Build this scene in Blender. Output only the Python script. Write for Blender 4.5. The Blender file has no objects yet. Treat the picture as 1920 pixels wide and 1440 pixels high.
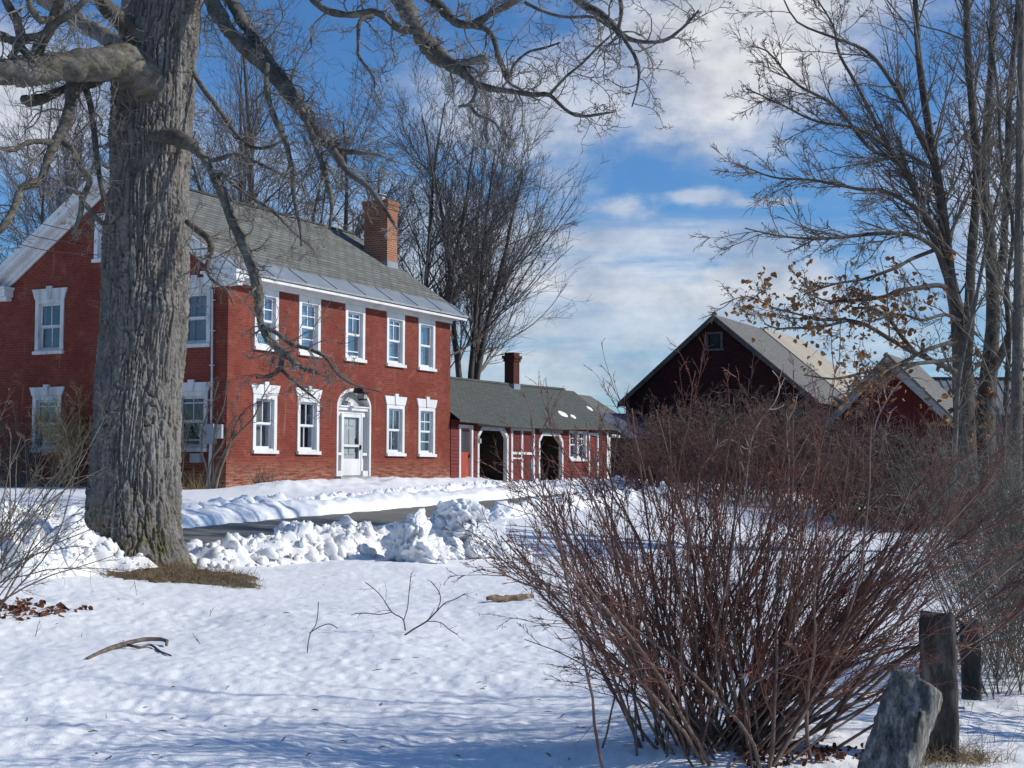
import bpy, math, random
import numpy as np
from mathutils import Vector, Matrix

SC = bpy.context.scene
COL = SC.collection
RNG = np.random.default_rng(7)
random.seed(5)

# ------------------------------------------------------------------ camera model
FPX, PITCH, ROLL, AZ = 2700.0, 0.0604, 0.0022, 0.467
EYE = 1.5
D1 = np.array([math.sin(AZ), math.cos(AZ)])          # along the house front
D2 = np.array([-math.cos(AZ), math.sin(AZ)])         # into the house
HOUSE = np.array([-7.332, 37.0])

def ray(px, py):
    x = px - 960.0; y = 720.0 - py
    c, s = math.cos(ROLL), math.sin(ROLL)
    x, y = (c*x - s*y)/FPX, (s*x + c*y)/FPX
    cp, sp = math.cos(PITCH), math.sin(PITCH)
    return np.array([x, cp - sp*y, sp + cp*y])

def at(px, py, depth):
    r = ray(px, py); t = depth/r[1]
    return np.array([r[0]*t, depth, r[2]*t + EYE])

def hw(u, v):
    p = HOUSE + D1*u + D2*v
    return p

# ------------------------------------------------------------------ noise
def _hash(ix, iy, seed):
    h = (ix.astype(np.int64)*374761393 + iy.astype(np.int64)*668265263 + seed*974634541) & 0xffffffff
    h = ((h ^ (h >> 13))*1274126177) & 0xffffffff
    h = h ^ (h >> 16)
    return (h & 0xffffff)/float(0xffffff)

def vnoise(x, y, seed=0):
    x = np.asarray(x, float); y = np.asarray(y, float)
    ix = np.floor(x); iy = np.floor(y)
    fx = x - ix; fy = y - iy
    fx = fx*fx*fx*(fx*(fx*6-15)+10); fy = fy*fy*fy*(fy*(fy*6-15)+10)
    a = _hash(ix, iy, seed); b = _hash(ix+1, iy, seed)
    c = _hash(ix, iy+1, seed); d = _hash(ix+1, iy+1, seed)
    return (a*(1-fx)+b*fx)*(1-fy) + (c*(1-fx)+d*fx)*fy

def fbm(x, y, oct=4, seed=0):
    s = 0; a = .5; n = 0
    for i in range(oct):
        s = s + a*vnoise(x, y, seed+i*17); n += a
        ca, sa = math.cos(.7), math.sin(.7)
        x, y = (ca*x - sa*y)*2.03+3.1, (sa*x + ca*y)*2.03+1.7; a *= .5
    return s/n

def sstep(x, a, b):
    t = np.clip((x-a)/(b-a), 0, 1); return t*t*(3-2*t)

# ------------------------------------------------------------------ mesh builder
class MB:
    def __init__(s): s.V = []; s.F = []; s.n = 0
    def add(s, V, F):
        V = np.asarray(V, float).reshape(-1, 3)
        if isinstance(F, np.ndarray): s.F.append(F.astype(np.int64)+s.n)
        else:
            by = {}
            for f in F: by.setdefault(len(f), []).append(f)
            for k, l in by.items(): s.F.append(np.array(l, np.int64)+s.n)
        s.V.append(V); s.n += len(V)
    def box(s, x0, x1, y0, y1, z0, z1):
        v = [(x0,y0,z0),(x1,y0,z0),(x1,y1,z0),(x0,y1,z0),(x0,y0,z1),(x1,y0,z1),(x1,y1,z1),(x0,y1,z1)]
        s.add(v, [(0,3,2,1),(4,5,6,7),(0,1,5,4),(1,2,6,5),(2,3,7,6),(3,0,4,7)])
    def prism(s, pts, vec):
        """closed polygon pts (list of 3d) extruded by vec"""
        n = len(pts); P = [np.array(p, float) for p in pts]; Q = [p+np.array(vec) for p in P]
        F = [tuple(range(n))[::-1], tuple(range(n, 2*n))]
        F += [(i, (i+1) % n, n+(i+1) % n, n+i) for i in range(n)]
        s.add(P+Q, F)
    def quad(s, a, b, c, d): s.add([a, b, c, d], [(0,1,2,3)])
    def tubes(s, P, R, sides=4, cap=False):
        P = np.asarray(P, float); R = np.asarray(R, float)
        if P.ndim == 2: P = P[None]; R = R[None]
        if len(P) == 0: return
        M, K, _ = P.shape
        T = np.gradient(P, axis=1); T /= np.linalg.norm(T, axis=2, keepdims=True)+1e-9
        mt = np.abs(T.mean(axis=1))
        ref = np.zeros((M, 3)); ref[np.arange(M), mt.argmin(axis=1)] = 1
        N = np.cross(T, ref[:, None, :]); N /= np.linalg.norm(N, axis=2, keepdims=True)+1e-9
        B = np.cross(T, N)
        a = np.arange(sides)*2*math.pi/sides
        V = P[:, :, None, :] + R[:, :, None, None]*(np.cos(a)[None, None, :, None]*N[:, :, None, :] + np.sin(a)[None, None, :, None]*B[:, :, None, :])
        idx = np.arange(M*K*sides).reshape(M, K, sides)
        nx = np.roll(idx, -1, axis=2)
        F = np.stack([idx[:, :-1], nx[:, :-1], nx[:, 1:], idx[:, 1:]], axis=-1).reshape(-1, 4)
        base = s.n
        s.add(V.reshape(-1, 3), F)
        if cap:
            s.F.append((idx[:, -1, :]).astype(np.int64)+base)
            s.F.append((idx[:, 0, ::-1]).astype(np.int64)+base)
    def grid(s, X, Y, Z):
        r, c = X.shape
        V = np.stack([X, Y, Z], -1).reshape(-1, 3)
        i = np.arange(r*c).reshape(r, c)
        F = np.stack([i[:-1, :-1], i[:-1, 1:], i[1:, 1:], i[1:, :-1]], -1).reshape(-1, 4)
        s.add(V, F)
    def build(s, name, mat, parent=None, smooth=False, label=None):
        me = bpy.data.meshes.new(name)
        V = np.concatenate(s.V) if s.V else np.zeros((0, 3))
        me.vertices.add(len(V)); me.vertices.foreach_set('co', V.astype(np.float32).ravel())
        tot = []; loops = []
        for f in s.F:
            tot.append(np.full(len(f), f.shape[1], np.int32)); loops.append(f.astype(np.int32).ravel())
        tot = np.concatenate(tot); loops = np.concatenate(loops)
        me.loops.add(len(loops)); me.loops.foreach_set('vertex_index', loops)
        me.polygons.add(len(tot))
        st = np.zeros(len(tot), np.int32); st[1:] = np.cumsum(tot)[:-1]
        me.polygons.foreach_set('loop_start', st)
        me.polygons.foreach_set('loop_total', tot)
        me.polygons.foreach_set('use_smooth', np.full(len(tot), bool(smooth)))
        me.update(calc_edges=True); me.validate()
        me.materials.append(mat)
        o = bpy.data.objects.new(name, me); COL.objects.link(o)
        if parent is not None: o.parent = parent
        if label: o['label'] = label
        return o

def thing(name, label, cat, loc=(0,0,0), rz=0.0, group=None):
    o = bpy.data.objects.new(name, None); COL.objects.link(o)
    o.empty_display_size = .2
    o.location = loc; o.rotation_euler = (0, 0, rz)
    o['label'] = label; o['category'] = cat
    if group: o['group'] = group
    return o
def tag(o, label, cat, group=None):
    o['label'] = label; o['category'] = cat
    if group: o['group'] = group
    return o
def setting(o, kind='structure', label=None):
    o['kind'] = kind
    if label: o['label'] = label
    return o

# ------------------------------------------------------------------ materials
def newmat(name):
    m = bpy.data.materials.new(name); m.use_nodes = True
    nt = m.node_tree; b = nt.nodes['Principled BSDF']
    return m, nt, b
def N(nt, t, **kw):
    n = nt.nodes.new(t)
    for k, v in kw.items():
        if k in n.inputs: n.inputs[k].default_value = v
        else: setattr(n, k, v)
    return n
def coords(nt, scale=(1,1,1), kind='Object'):
    tc = N(nt, 'ShaderNodeTexCoord'); mp = N(nt, 'ShaderNodeMapping')
    mp.inputs['Scale'].default_value = scale
    nt.links.new(tc.outputs[kind], mp.inputs['Vector'])
    return mp.outputs['Vector']
def mixc(nt, fac, a, b, mode='MIX'):
    n = N(nt, 'ShaderNodeMix', data_type='RGBA', blend_type=mode)
    for sock, v in ((n.inputs[0], fac), (n.inputs[6], a), (n.inputs[7], b)):
        if isinstance(v, bpy.types.NodeSocket): nt.links.new(v, sock)
        else: sock.default_value = v if not isinstance(v, tuple) else (*v[:3], 1)
    return n.outputs[2]
def ramp(nt, fac, pts):
    r = N(nt, 'ShaderNodeValToRGB'); e = r.color_ramp.elements
    while len(e) < len(pts): e.new(.5)
    for i, (p, c) in enumerate(pts):
        e[i].position = p
        e[i].color = (*c, 1) if isinstance(c, tuple) else (c, c, c, 1)
    nt.links.new(fac, r.inputs[0]); return r.outputs[0]
def noise(nt, vec, scale, detail=4, rough=.55):
    n = N(nt, 'ShaderNodeTexNoise'); n.inputs['Scale'].default_value = scale
    n.inputs['Detail'].default_value = detail; n.inputs['Roughness'].default_value = rough
    nt.links.new(vec, n.inputs['Vector']); return n.outputs['Fac']
def math_(nt, op, a, b=None, c=None, clamp=False):
    n = N(nt, 'ShaderNodeMath', operation=op); n.use_clamp = clamp
    for i, v in enumerate((a, b, c)):
        if v is None: continue
        if isinstance(v, bpy.types.NodeSocket): nt.links.new(v, n.inputs[i])
        else: n.inputs[i].default_value = v
    return n.outputs[0]
def bump(nt, b, h, strength, dist=.02):
    n = N(nt, 'ShaderNodeBump'); n.inputs['Strength'].default_value = strength; n.inputs['Distance'].default_value = dist
    nt.links.new(h, n.inputs['Height']); nt.links.new(n.outputs[0], b.inputs['Normal'])

def noisy(name, c1, c2, scale=4, rough=.8, bstr=.3, bdist=.01, stretch=(1,1,1), spec=.3, lo=.35, hi=.65, detail=5):
    m, nt, b = newmat(name)
    v = coords(nt, stretch)
    f = noise(nt, v, scale, detail)
    nt.links.new(ramp(nt, f, [(lo, c1), (hi, c2)]), b.inputs['Base Color'])
    b.inputs['Roughness'].default_value = rough; b.inputs['Specular IOR Level'].default_value = spec
    if bstr: bump(nt, b, f, bstr, bdist)
    return m

def brick_mat(name, c1, c2, mortar, worn=True, bw=.21, rh=.072, msize=.006):
    m, nt, b = newmat(name)
    tc = N(nt, 'ShaderNodeTexCoord'); sx = N(nt, 'ShaderNodeSeparateXYZ'); nt.links.new(tc.outputs['Object'], sx.inputs[0])
    cx = N(nt, 'ShaderNodeCombineXYZ')
    nt.links.new(math_(nt, 'ADD', sx.outputs[0], sx.outputs[1]), cx.inputs[0]); nt.links.new(sx.outputs[2], cx.inputs[1])
    br = N(nt, 'ShaderNodeTexBrick'); nt.links.new(cx.outputs[0], br.inputs['Vector'])
    br.inputs['Scale'].default_value = 1; br.inputs['Brick Width'].default_value = bw; br.inputs['Row Height'].default_value = rh
    br.inputs['Mortar Size'].default_value = msize; br.inputs['Mortar Smooth'].default_value = .3; br.inputs['Bias'].default_value = -.2
    br.inputs['Color1'].default_value = (*c1, 1); br.inputs['Color2'].default_value = (*c2, 1); br.inputs['Mortar'].default_value = (*mortar, 1)
    col = br.outputs['Color']
    n1 = noise(nt, cx.outputs[0], .7, 5); n2 = noise(nt, cx.outputs[0], 3.5, 6, .7)
    col = mixc(nt, ramp(nt, n1, [(.42, 0.0), (.62, .55)]), col, (c1[0]*.62, c1[1]*.6, c1[2]*.6))
    col = mixc(nt, ramp(nt, n2, [(.5, 0.0), (.75, .35)]), col, (c1[0]*1.35, c1[1]*1.9, c1[2]*1.8))
    if worn:
        # mortar washed out: near the ground, and in patches under the sills
        zz = sx.outputs[2]
        low = math_(nt, 'SUBTRACT', 1.0, math_(nt, 'MULTIPLY', math_(nt, 'SUBTRACT', zz, 1.15), 1.3), clamp=True)
        n3 = noise(nt, cx.outputs[0], 1.6, 6, .75)
        strk = N(nt, 'ShaderNodeMapping'); strk.inputs['Scale'].default_value = (2.2, 14, 1); nt.links.new(cx.outputs[0], strk.inputs[0])
        n4 = noise(nt, strk.outputs[0], 1.0, 4, .7)
        w = math_(nt, 'MULTIPLY', low, ramp(nt, n4, [(.42, 0.0), (.62, 1.0)]))
        col = mixc(nt, math_(nt, 'MULTIPLY', w, .8), col, (.36, .24, .16))
        p = math_(nt, 'MULTIPLY', ramp(nt, n3, [(.54, 0.0), (.66, 1.0)]), ramp(nt, n4, [(.43, 0.0), (.56, 1.0)]))
        col = mixc(nt, math_(nt, 'MULTIPLY', p, .42), col, (.36, .17, .09))
        vs = N(nt, 'ShaderNodeMapping'); vs.inputs['Scale'].default_value = (5, .5, 1); nt.links.new(cx.outputs[0], vs.inputs[0])
        n5 = noise(nt, vs.outputs[0], 1.0, 3)
        col = mixc(nt, ramp(nt, n5, [(.62, 0.0), (.8, .3)]), col, (.42, .28, .22))
    nt.links.new(col, b.inputs['Base Color']); b.inputs['Roughness'].default_value = .9; b.inputs['Specular IOR Level'].default_value = .15
    bump(nt, b, br.outputs['Fac'], -.5, .008)
    return m

M = {}
M['brick'] = brick_mat('brick', (.205,.045,.031), (.132,.030,.022), (.20,.09,.066))
M['chimney_brick'] = brick_mat('chimney_brick', (.33,.12,.06), (.20,.06,.034), (.38,.29,.21), worn=False, bw=.22, rh=.075, msize=.012)
M['dark_brick'] = brick_mat('dark_brick', (.10,.03,.023), (.055,.018,.015), (.09,.06,.05), worn=False, bw=.22, rh=.075, msize=.01)
M['white'] = noisy('white_paint', (.60,.60,.59), (.72,.72,.71), 3, .55, .1, .004, (1,1,.4))
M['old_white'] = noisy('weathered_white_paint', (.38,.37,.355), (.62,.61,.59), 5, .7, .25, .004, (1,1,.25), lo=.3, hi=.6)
M['sash'] = noisy('sash_paint', (.62,.65,.69), (.72,.74,.77), 4, .5, 0)
M['snow'] = None
M['metal'] = noisy('roof_metal', (.19,.215,.245), (.26,.285,.315), 1.3, .45, .15, .01, spec=.5)
M['galv'] = noisy('galvanised', (.42,.43,.44), (.52,.53,.54), 6, .45, .1, .004, spec=.5)
M['greybox'] = noisy('grey_enamel', (.27,.29,.31), (.34,.36,.38), 8, .5, .05)
M['iron'] = noisy('black_iron', (.012,.012,.013), (.03,.028,.026), 20, .55, .2)
M['black'] = noisy('black_paint', (.01,.01,.01), (.02,.02,.02), 20, .5, 0)
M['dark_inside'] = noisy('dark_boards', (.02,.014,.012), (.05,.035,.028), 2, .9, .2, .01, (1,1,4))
M['asphalt'] = noisy('asphalt', (.13,.125,.11), (.21,.20,.175), 1.6, .75, .3, .01, lo=.3, hi=.7, detail=9)
M['red_wood'] = noisy('red_paint', (.115,.018,.018), (.19,.032,.028), 2.2, .75, .3, .008, (1.0,1.0,6), lo=.3, hi=.65)
M['red_door'] = noisy('red_door_paint', (.34,.055,.035), (.40,.085,.05), 3, .6, .15, .004, (3,3,.5))
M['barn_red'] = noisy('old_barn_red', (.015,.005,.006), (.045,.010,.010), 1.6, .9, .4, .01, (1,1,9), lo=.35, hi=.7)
M['barn_trim'] = noisy('barn_grey_trim', (.055,.05,.046), (.11,.10,.092), 3, .9, .3)
M['barn_cream'] = noisy('cream_wall', (.60,.52,.46), (.70,.62,.56), 3, .85, .1)
M['stone'] = None
M['plank'] = noisy('grey_plank', (.26,.26,.25), (.36,.36,.35), 3, .85, .3, .006, (1,1,5))
M['lampglass'] = noisy('lamp_glass', (.25,.25,.24), (.35,.35,.33), 9, .3, 0)
M['grey_text'] = noisy('grey_numerals', (.12,.12,.12), (.18,.18,.18), 9, .6, 0)
M['fan_grey'] = noisy('fan_slat_paint', (.30,.29,.28), (.42,.41,.40), 8, .7, 0)
M['cable'] = noisy('cable', (.02,.02,.022), (.04,.04,.042), 5, .6, 0)

def shingle_mat(name, c1, c2, gap_shadow, rowh=.14, w=.28, slope=.82, stain=None, ms=.02):
    m, nt, b = newmat(name)
    tc = N(nt, 'ShaderNodeTexCoord'); mp = N(nt, 'ShaderNodeMapping'); mp.inputs['Scale'].default_value = (1, 1/slope, 0)
    nt.links.new(tc.outputs['Object'], mp.inputs[0])
    br = N(nt, 'ShaderNodeTexBrick'); nt.links.new(mp.outputs[0], br.inputs['Vector'])
    br.inputs['Scale'].default_value = 1; br.inputs['Brick Width'].default_value = w; br.inputs['Row Height'].default_value = rowh
    br.inputs['Mortar Size'].default_value = ms; br.inputs['Mortar Smooth'].default_value = .6
    br.inputs['Color1'].default_value = (*c1, 1); br.inputs['Color2'].default_value = (*c2, 1); br.inputs['Mortar'].default_value = (*gap_shadow, 1)  # joints, plus the shadow line under each shingle row, put into the colour
    n = noise(nt, mp.outputs[0], .8, 6, .65); n2 = noise(nt, mp.outputs[0], 6, 4, .6)
    st = N(nt, 'ShaderNodeMapping'); st.inputs['Scale'].default_value = (1.2, 9, 1); nt.links.new(mp.outputs[0], st.inputs[0])
    n3 = noise(nt, st.outputs[0], 1, 4, .7)
    col = mixc(nt, ramp(nt, n, [(.4, 0.0), (.7, .45)]), br.outputs['Color'], stain or (c1[0]*.6, c1[1]*.62, c1[2]*.55))
    col = mixc(nt, ramp(nt, n3, [(.45, 0.0), (.65, .45)]), col, (c1[0]*.55, c1[1]*.55, c1[2]*.5))
    col = mixc(nt, ramp(nt, n2, [(.5, 0.0), (.8, .3)]), col, (c1[0]*1.5, c1[1]*1.5, c1[2]*1.45))
    nt.links.new(col, b.inputs['Base Color']); b.inputs['Roughness'].default_value = .85; b.inputs['Specular IOR Level'].default_value = .2
    bump(nt, b, br.outputs['Fac'], -.6, .015)
    return m
M['shingle'] = shingle_mat('grey_shingle', (.225,.225,.205), (.135,.135,.124), (.04,.04,.037), .21, .5, .83, None, .034)
M['wing_shingle'] = shingle_mat('dark_grey_shingle', (.115,.12,.112), (.09,.095,.088), (.05,.052,.05), .13, .3, .78)
M['barn_shingle'] = shingle_mat('barn_shingle', (.20,.19,.175), (.15,.145,.135), (.09,.085,.08), .16, .3, .72)
M['tan_metal'] = shingle_mat('rust_tan_sheet_roof', (.40,.36,.29), (.34,.30,.25), (.28,.25,.20), 3, .8, .72, (.44,.35,.22))

def snow_mat(name, dirty=0.0):
    m, nt, b = newmat(name)
    v = coords(nt)
    n1 = noise(nt, v, 1.7, 6, .6); n2 = noise(nt, v, 22, 5, .6); n3 = noise(nt, v, 90, 2, .5)
    col = ramp(nt, n1, [(.3, (.83,.835,.84)), (.7, (.90,.90,.90))])
    if dirty: col = mixc(nt, math_(nt, 'MULTIPLY', ramp(nt, noise(nt, v, 3.3, 5, .7), [(.45, 0.0), (.68, 1.0)]), dirty), col, (.60,.53,.44))
    nt.links.new(col, b.inputs['Base Color']); b.inputs['Roughness'].default_value = .55; b.inputs['Specular IOR Level'].default_value = .25
    b.inputs['Subsurface Weight'].default_value = .0
    h = math_(nt, 'ADD', math_(nt, 'MULTIPLY', n2, .7), math_(nt, 'MULTIPLY', n3, .3))
    bump(nt, b, h, .35, .03)
    return m
M['snow'] = snow_mat('snow')
M['bank_snow'] = snow_mat('plowed_snow', .55)

def glass_mat(name='window_glass', fm=.55):
    m, nt, b = newmat(name)
    out = nt.nodes['Material Output']; nt.nodes.remove(b)
    tr = N(nt, 'ShaderNodeBsdfTransparent'); tr.inputs[0].default_value = (.86,.88,.89,1)
    gl = N(nt, 'ShaderNodeBsdfGlossy'); gl.inputs['Roughness'].default_value = .04; gl.inputs['Color'].default_value = (.9,.93,1,1)
    lw = N(nt, 'ShaderNodeLayerWeight'); lw.inputs['Blend'].default_value = .25
    v = coords(nt); n = noise(nt, v, 2.3, 2); bp = N(nt, 'ShaderNodeBump'); bp.inputs['Strength'].default_value = .12; bp.inputs['Distance'].default_value = .03
    nt.links.new(n, bp.inputs['Height']); nt.links.new(bp.outputs[0], gl.inputs['Normal'])
    f = math_(nt, 'ADD', math_(nt, 'MULTIPLY', lw.outputs['Fresnel'], fm), .012, clamp=True)
    mx = N(nt, 'ShaderNodeMixShader'); nt.links.new(f, mx.inputs[0]); nt.links.new(tr.outputs[0], mx.inputs[1]); nt.links.new(gl.outputs[0], mx.inputs[2])
    nt.links.new(mx.outputs[0], out.inputs[0]); return m
M['glass'] = glass_mat(); M['clear_glass'] = glass_mat('clear_storm_glass', .12)
def curtain_mat(name, c1, c2, sc=9):
    m, nt, b = newmat(name)
    tc = N(nt, 'ShaderNodeTexCoord'); mp = N(nt, 'ShaderNodeMapping'); mp.inputs['Scale'].default_value = (sc, sc, .35); nt.links.new(tc.outputs['Object'], mp.inputs[0])
    n = noise(nt, mp.outputs[0], 1.0, 3)
    nt.links.new(ramp(nt, n, [(.35, c1), (.65, c2)]), b.inputs['Base Color']); b.inputs['Roughness'].default_value = .9
    bump(nt, b, n, .6, .05); return m
M['curtain'] = curtain_mat('lace_curtain', (.10,.105,.11), (.40,.41,.42))
M['blind'] = curtain_mat('pale_blind', (.34,.33,.31), (.40,.39,.37), 1.5)
M['dark_room'] = curtain_mat('dark_room', (.012,.015,.02), (.045,.05,.06), 2)

def bark_mat(name, c1, c2, c3, sc=3.0, moss=None, bs=.8, stretch=(1,1,.22)):
    m, nt, b = newmat(name)
    v = coords(nt, stretch)
    n1 = noise(nt, v, sc, 8, .7); n2 = noise(nt, v, sc*5, 6, .7); n0 = noise(nt, coords(nt), .9, 4)
    h = math_(nt, 'ADD', math_(nt, 'MULTIPLY', n1, .6), math_(nt, 'MULTIPLY', n2, .4))
    col = ramp(nt, h, [(.36, c1), (.50, c2), (.66, c3)])
    col = mixc(nt, ramp(nt, n0, [(.4, 0.0), (.65, .35)]), col, tuple(x*.6 for x in c2))
    if moss:
        mc, z0, z1, thr = moss
        sx = N(nt, 'ShaderNodeSeparateXYZ'); tc = N(nt, 'ShaderNodeTexCoord'); nt.links.new(tc.outputs['Object'], sx.inputs[0])
        zf = math_(nt, 'DIVIDE', math_(nt, 'SUBTRACT', z1, sx.outputs[2]), z1-z0, clamp=True)
        nm = noise(nt, coords(nt), 4, 5, .7)
        f = math_(nt, 'MULTIPLY', zf, ramp(nt, nm, [(thr, 0.0), (thr+.14, 1.0)]))
        col = mixc(nt, math_(nt, 'MULTIPLY', f, .85), col, mc)
    nt.links.new(col, b.inputs['Base Color']); b.inputs['Roughness'].default_value = .9; b.inputs['Specular IOR Level'].default_value = .12
    bump(nt, b, h, bs, .03)
    return m
M['maple_bark'] = bark_mat('maple_bark', (.065,.058,.052), (.185,.172,.156), (.32,.30,.275), 6.5, ((.13,.11,.035), .3, 1.15, .47))
M['limb_bark'] = bark_mat('maple_limb_bark', (.036,.03,.025), (.12,.108,.09), (.27,.25,.22), 3.5, None, .6, (1,1,1))
M['moss_limb'] = bark_mat('mossy_limb_bark', (.05,.043,.036), (.155,.14,.12), (.30,.28,.245), 6.0, ((.115,.105,.03), -50, 60, .50), 1.0, (.6,1,1))
M['twig'] = noisy('maple_twig', (.10,.088,.076), (.24,.215,.185), 3, .85, 0)
M['far_bark'] = noisy('dark_tree_bark', (.045,.037,.031), (.11,.095,.082), 1.5, .9, .4, .02, (1,1,.3))
M['far_twig'] = noisy('far_twig', (.10,.083,.072), (.19,.162,.142), .6, .9, 0)
M['grey_bark'] = bark_mat('grey_bark', (.03,.026,.021), (.085,.074,.062), (.17,.15,.13), 5, None, .6)
M['pale_bark'] = bark_mat('pale_grey_bark', (.05,.043,.037), (.13,.118,.10), (.25,.23,.20), 9, None, 1.0, (1,1,.4))
M['red_stem'] = noisy('red_brown_stem', (.085,.05,.038), (.22,.155,.12), 4, .7, .2, .004, (3,3,.25), lo=.3, hi=.7)
M['red_twig'] = noisy('red_twig', (.115,.046,.034), (.235,.10,.07), 1.8, .65, 0, lo=.35, hi=.65)
M['brush'] = noisy('brush_twig', (.07,.044,.034), (.185,.13,.10), 1.1, .8, 0, lo=.35, hi=.65)
M['pale_brush'] = noisy('pale_cane', (.26,.19,.15), (.42,.34,.28), 4, .7, 0)
M['grey_brush'] = noisy('grey_brush', (.085,.072,.055), (.20,.178,.145), 2, .85, 0)
M['tan_brush'] = noisy('tan_brush', (.10,.08,.058), (.22,.185,.14), 2, .85, 0)
M['gold_brush'] = noisy('golden_brush', (.24,.16,.07), (.42,.30,.15), 2, .85, 0)
M['leaf'] = noisy('dead_leaf', (.17,.07,.025), (.40,.21,.08), 6, .7, .2, lo=.3, hi=.7)
M['deadgrass'] = noisy('dead_grass', (.17,.115,.055), (.40,.30,.17), 5, .85, 0)
M['duff'] = noisy('leaf_duff', (.045,.03,.018), (.20,.135,.08), 22, .95, .8, .02)
M['litter'] = noisy('red_brown_leaf', (.085,.03,.016), (.17,.07,.035), 12, .8, .3)
M['fallen'] = noisy('fallen_wood', (.085,.062,.05), (.19,.155,.13), 14, .85, .6, .006, (.4,1,1))
M['rotten'] = noisy('rotten_wood', (.15,.085,.04), (.42,.31,.19), 14, .9, .6, .01)
def stone_mat(name, c1, c2, c3, stretch):
    m, nt, b = newmat(name)
    v = coords(nt, stretch); n1 = noise(nt, v, 9, 9, .75); n2 = noise(nt, coords(nt), 3, 5)
    col = ramp(nt, n1, [(.36, c1), (.5, c2), (.64, c3)])
    col = mixc(nt, ramp(nt, n2, [(.5, 0.0), (.7, .4)]), col, (c2[0]*.8, c2[1]*1.0, c2[2]*.8))
    nt.links.new(col, b.inputs['Base Color']); b.inputs['Roughness'].default_value = .85
    bump(nt, b, n1, .9, .02); return m
M['stone'] = stone_mat('split_granite', (.03,.029,.028), (.125,.118,.108), (.36,.345,.32), (3,3,.55))
M['post_stone'] = stone_mat('dark_post', (.012,.010,.008), (.048,.040,.034), (.16,.145,.125), (1,1,.25))
M['pale_stone'] = stone_mat('pale_post_edge', (.16,.155,.14), (.30,.29,.27), (.45,.44,.42), (1,1,.3))
M['ribbed'] = noisy('ribbed_sheet', (.16,.17,.18), (.24,.25,.26), 1, .5, .1)
M['shade_blue'] = noisy('shade_blue_roof', (.07,.08,.12), (.11,.125,.17), 2, .6, .2)  # dark blue of the roof's shade, put into its colour

# ------------------------------------------------------------------ terrain
# drive: polyline in the frame of the house (p along, q towards the house)
def pq(x, y): return x*D1[0]+y*D1[1], x*D2[0]+y*D2[1]
DRIVE = [((-70, 13.2), 1.3), ((6, 14.5), 1.3), ((18, 15.25), 1.2), ((26, 15.6), 1.05), ((31, 15.9), .9), ((46, 16.5), 1.0), ((55, 18.2), 1.9), ((60, 20.6), 1.8)]
COURT = [((41.5, 21.0), 1.5), ((60, 20.9), 1.7), ((70, 18.5), 1.7)]
def seg_dist(p, q, line):
    best = np.full(np.shape(p), 1e9)
    for ((a, wa), (b, wb)) in zip(line[:-1], line[1:]):
        a = np.array(a, float); b = np.array(b, float); d = b-a; L2 = d@d
        t = np.clip(((p-a[0])*d[0] + (q-a[1])*d[1])/L2, 0, 1)
        dist = np.hypot(p-a[0]-t*d[0], q-a[1]-t*d[1]) - (wa+(wb-wa)*t)
        best = np.minimum(best, dist)
    return best
def base_h(x, y):
    p, q = pq(x, y)
    g = np.interp(q, [-5, 3, 9, 12.7, 15, 18.5, 22.5], [0, 0, .08, .26, .40, .76, .96])
    b = np.interp(p, [14, 19, 30, 48], [0, .03, .42, 1.0])
    w = sstep(q, 7, 15)
    h = g + np.maximum(1.14-g, 0)*b*w
    r = np.hypot(x, y)
    far = sstep(r, 45, 110)*sstep(y, 0, 40)
    return h*(1-far) + 1.15*far
def drive_d(x, y):
    p, q = pq(x, y)
    return np.minimum(seg_dist(p, q, DRIVE), seg_dist(p, q, COURT))
def ground_h(x, y):
    x = np.asarray(x, float); y = np.asarray(y, float)
    h = base_h(x, y)
    p, q = pq(x, y); r = np.hypot(x, y)
    d = drive_d(x, y) + .28*(fbm(x*2.1, y*2.1, 3, 5)-.5)
    # sun cups and drifts
    near = 1/(1+(r/28)**2)
    cups = (vnoise(x*8.5+.3*np.sin(y*3), y*6.5, 3)-.5)*.016 + (vnoise(x*19, y*15, 4)-.5)*.013 + (fbm(x*.55, y*.55, 3, 9)-.5)*.16
    cups = cups*(.45+1.1*fbm(x*.35+7, y*.35, 3, 77))
    h = h + cups*(.35+.65*near)
    # drift against the bush
    h = h + .12*np.exp(-(((x-1.2)/1.5)**2+((y-7.9)/1.1)**2)) + .035*np.sin(y*6.5+2*fbm(x*.8, y*.8, 3, 21)*4)*np.exp(-(((x+.2)/1.7)**2+((y-6.6)/1.5)**2))
    # thrown snow beside the drive
    lump = fbm(x*3.2, y*3.2, 4, 31)
    far_side = sstep(q, 14.5, 16.5)
    h = h + .17*np.exp(-((d-.45)/.42)**2)*(.25+1.3*lump)*far_side*(1-sstep(p, 37, 41))
    # snow shed by the roof in front of the house
    mound = np.exp(-((q-21.3)/1.15)**2)*sstep(p, 27.5, 30)*(1-sstep(p, 41.5, 43.5))
    h = h + mound*(.03+.36*fbm(x*1.3, y*1.3, 4, 41))
    court = .0*np.exp(-((q-18.9)/.55)**2)*sstep(p, 41, 43)*(1-sstep(p, 52, 56))
    h = h + court*(.10+.2*fbm(x*1.7, y*1.7, 3, 44))
    e = sstep(d, -.12, .10)
    return h*e + (base_h(x, y)-.16)*(1-e)

def gh(x, y): return float(ground_h(np.array([x]), np.array([y]))[0])

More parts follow.
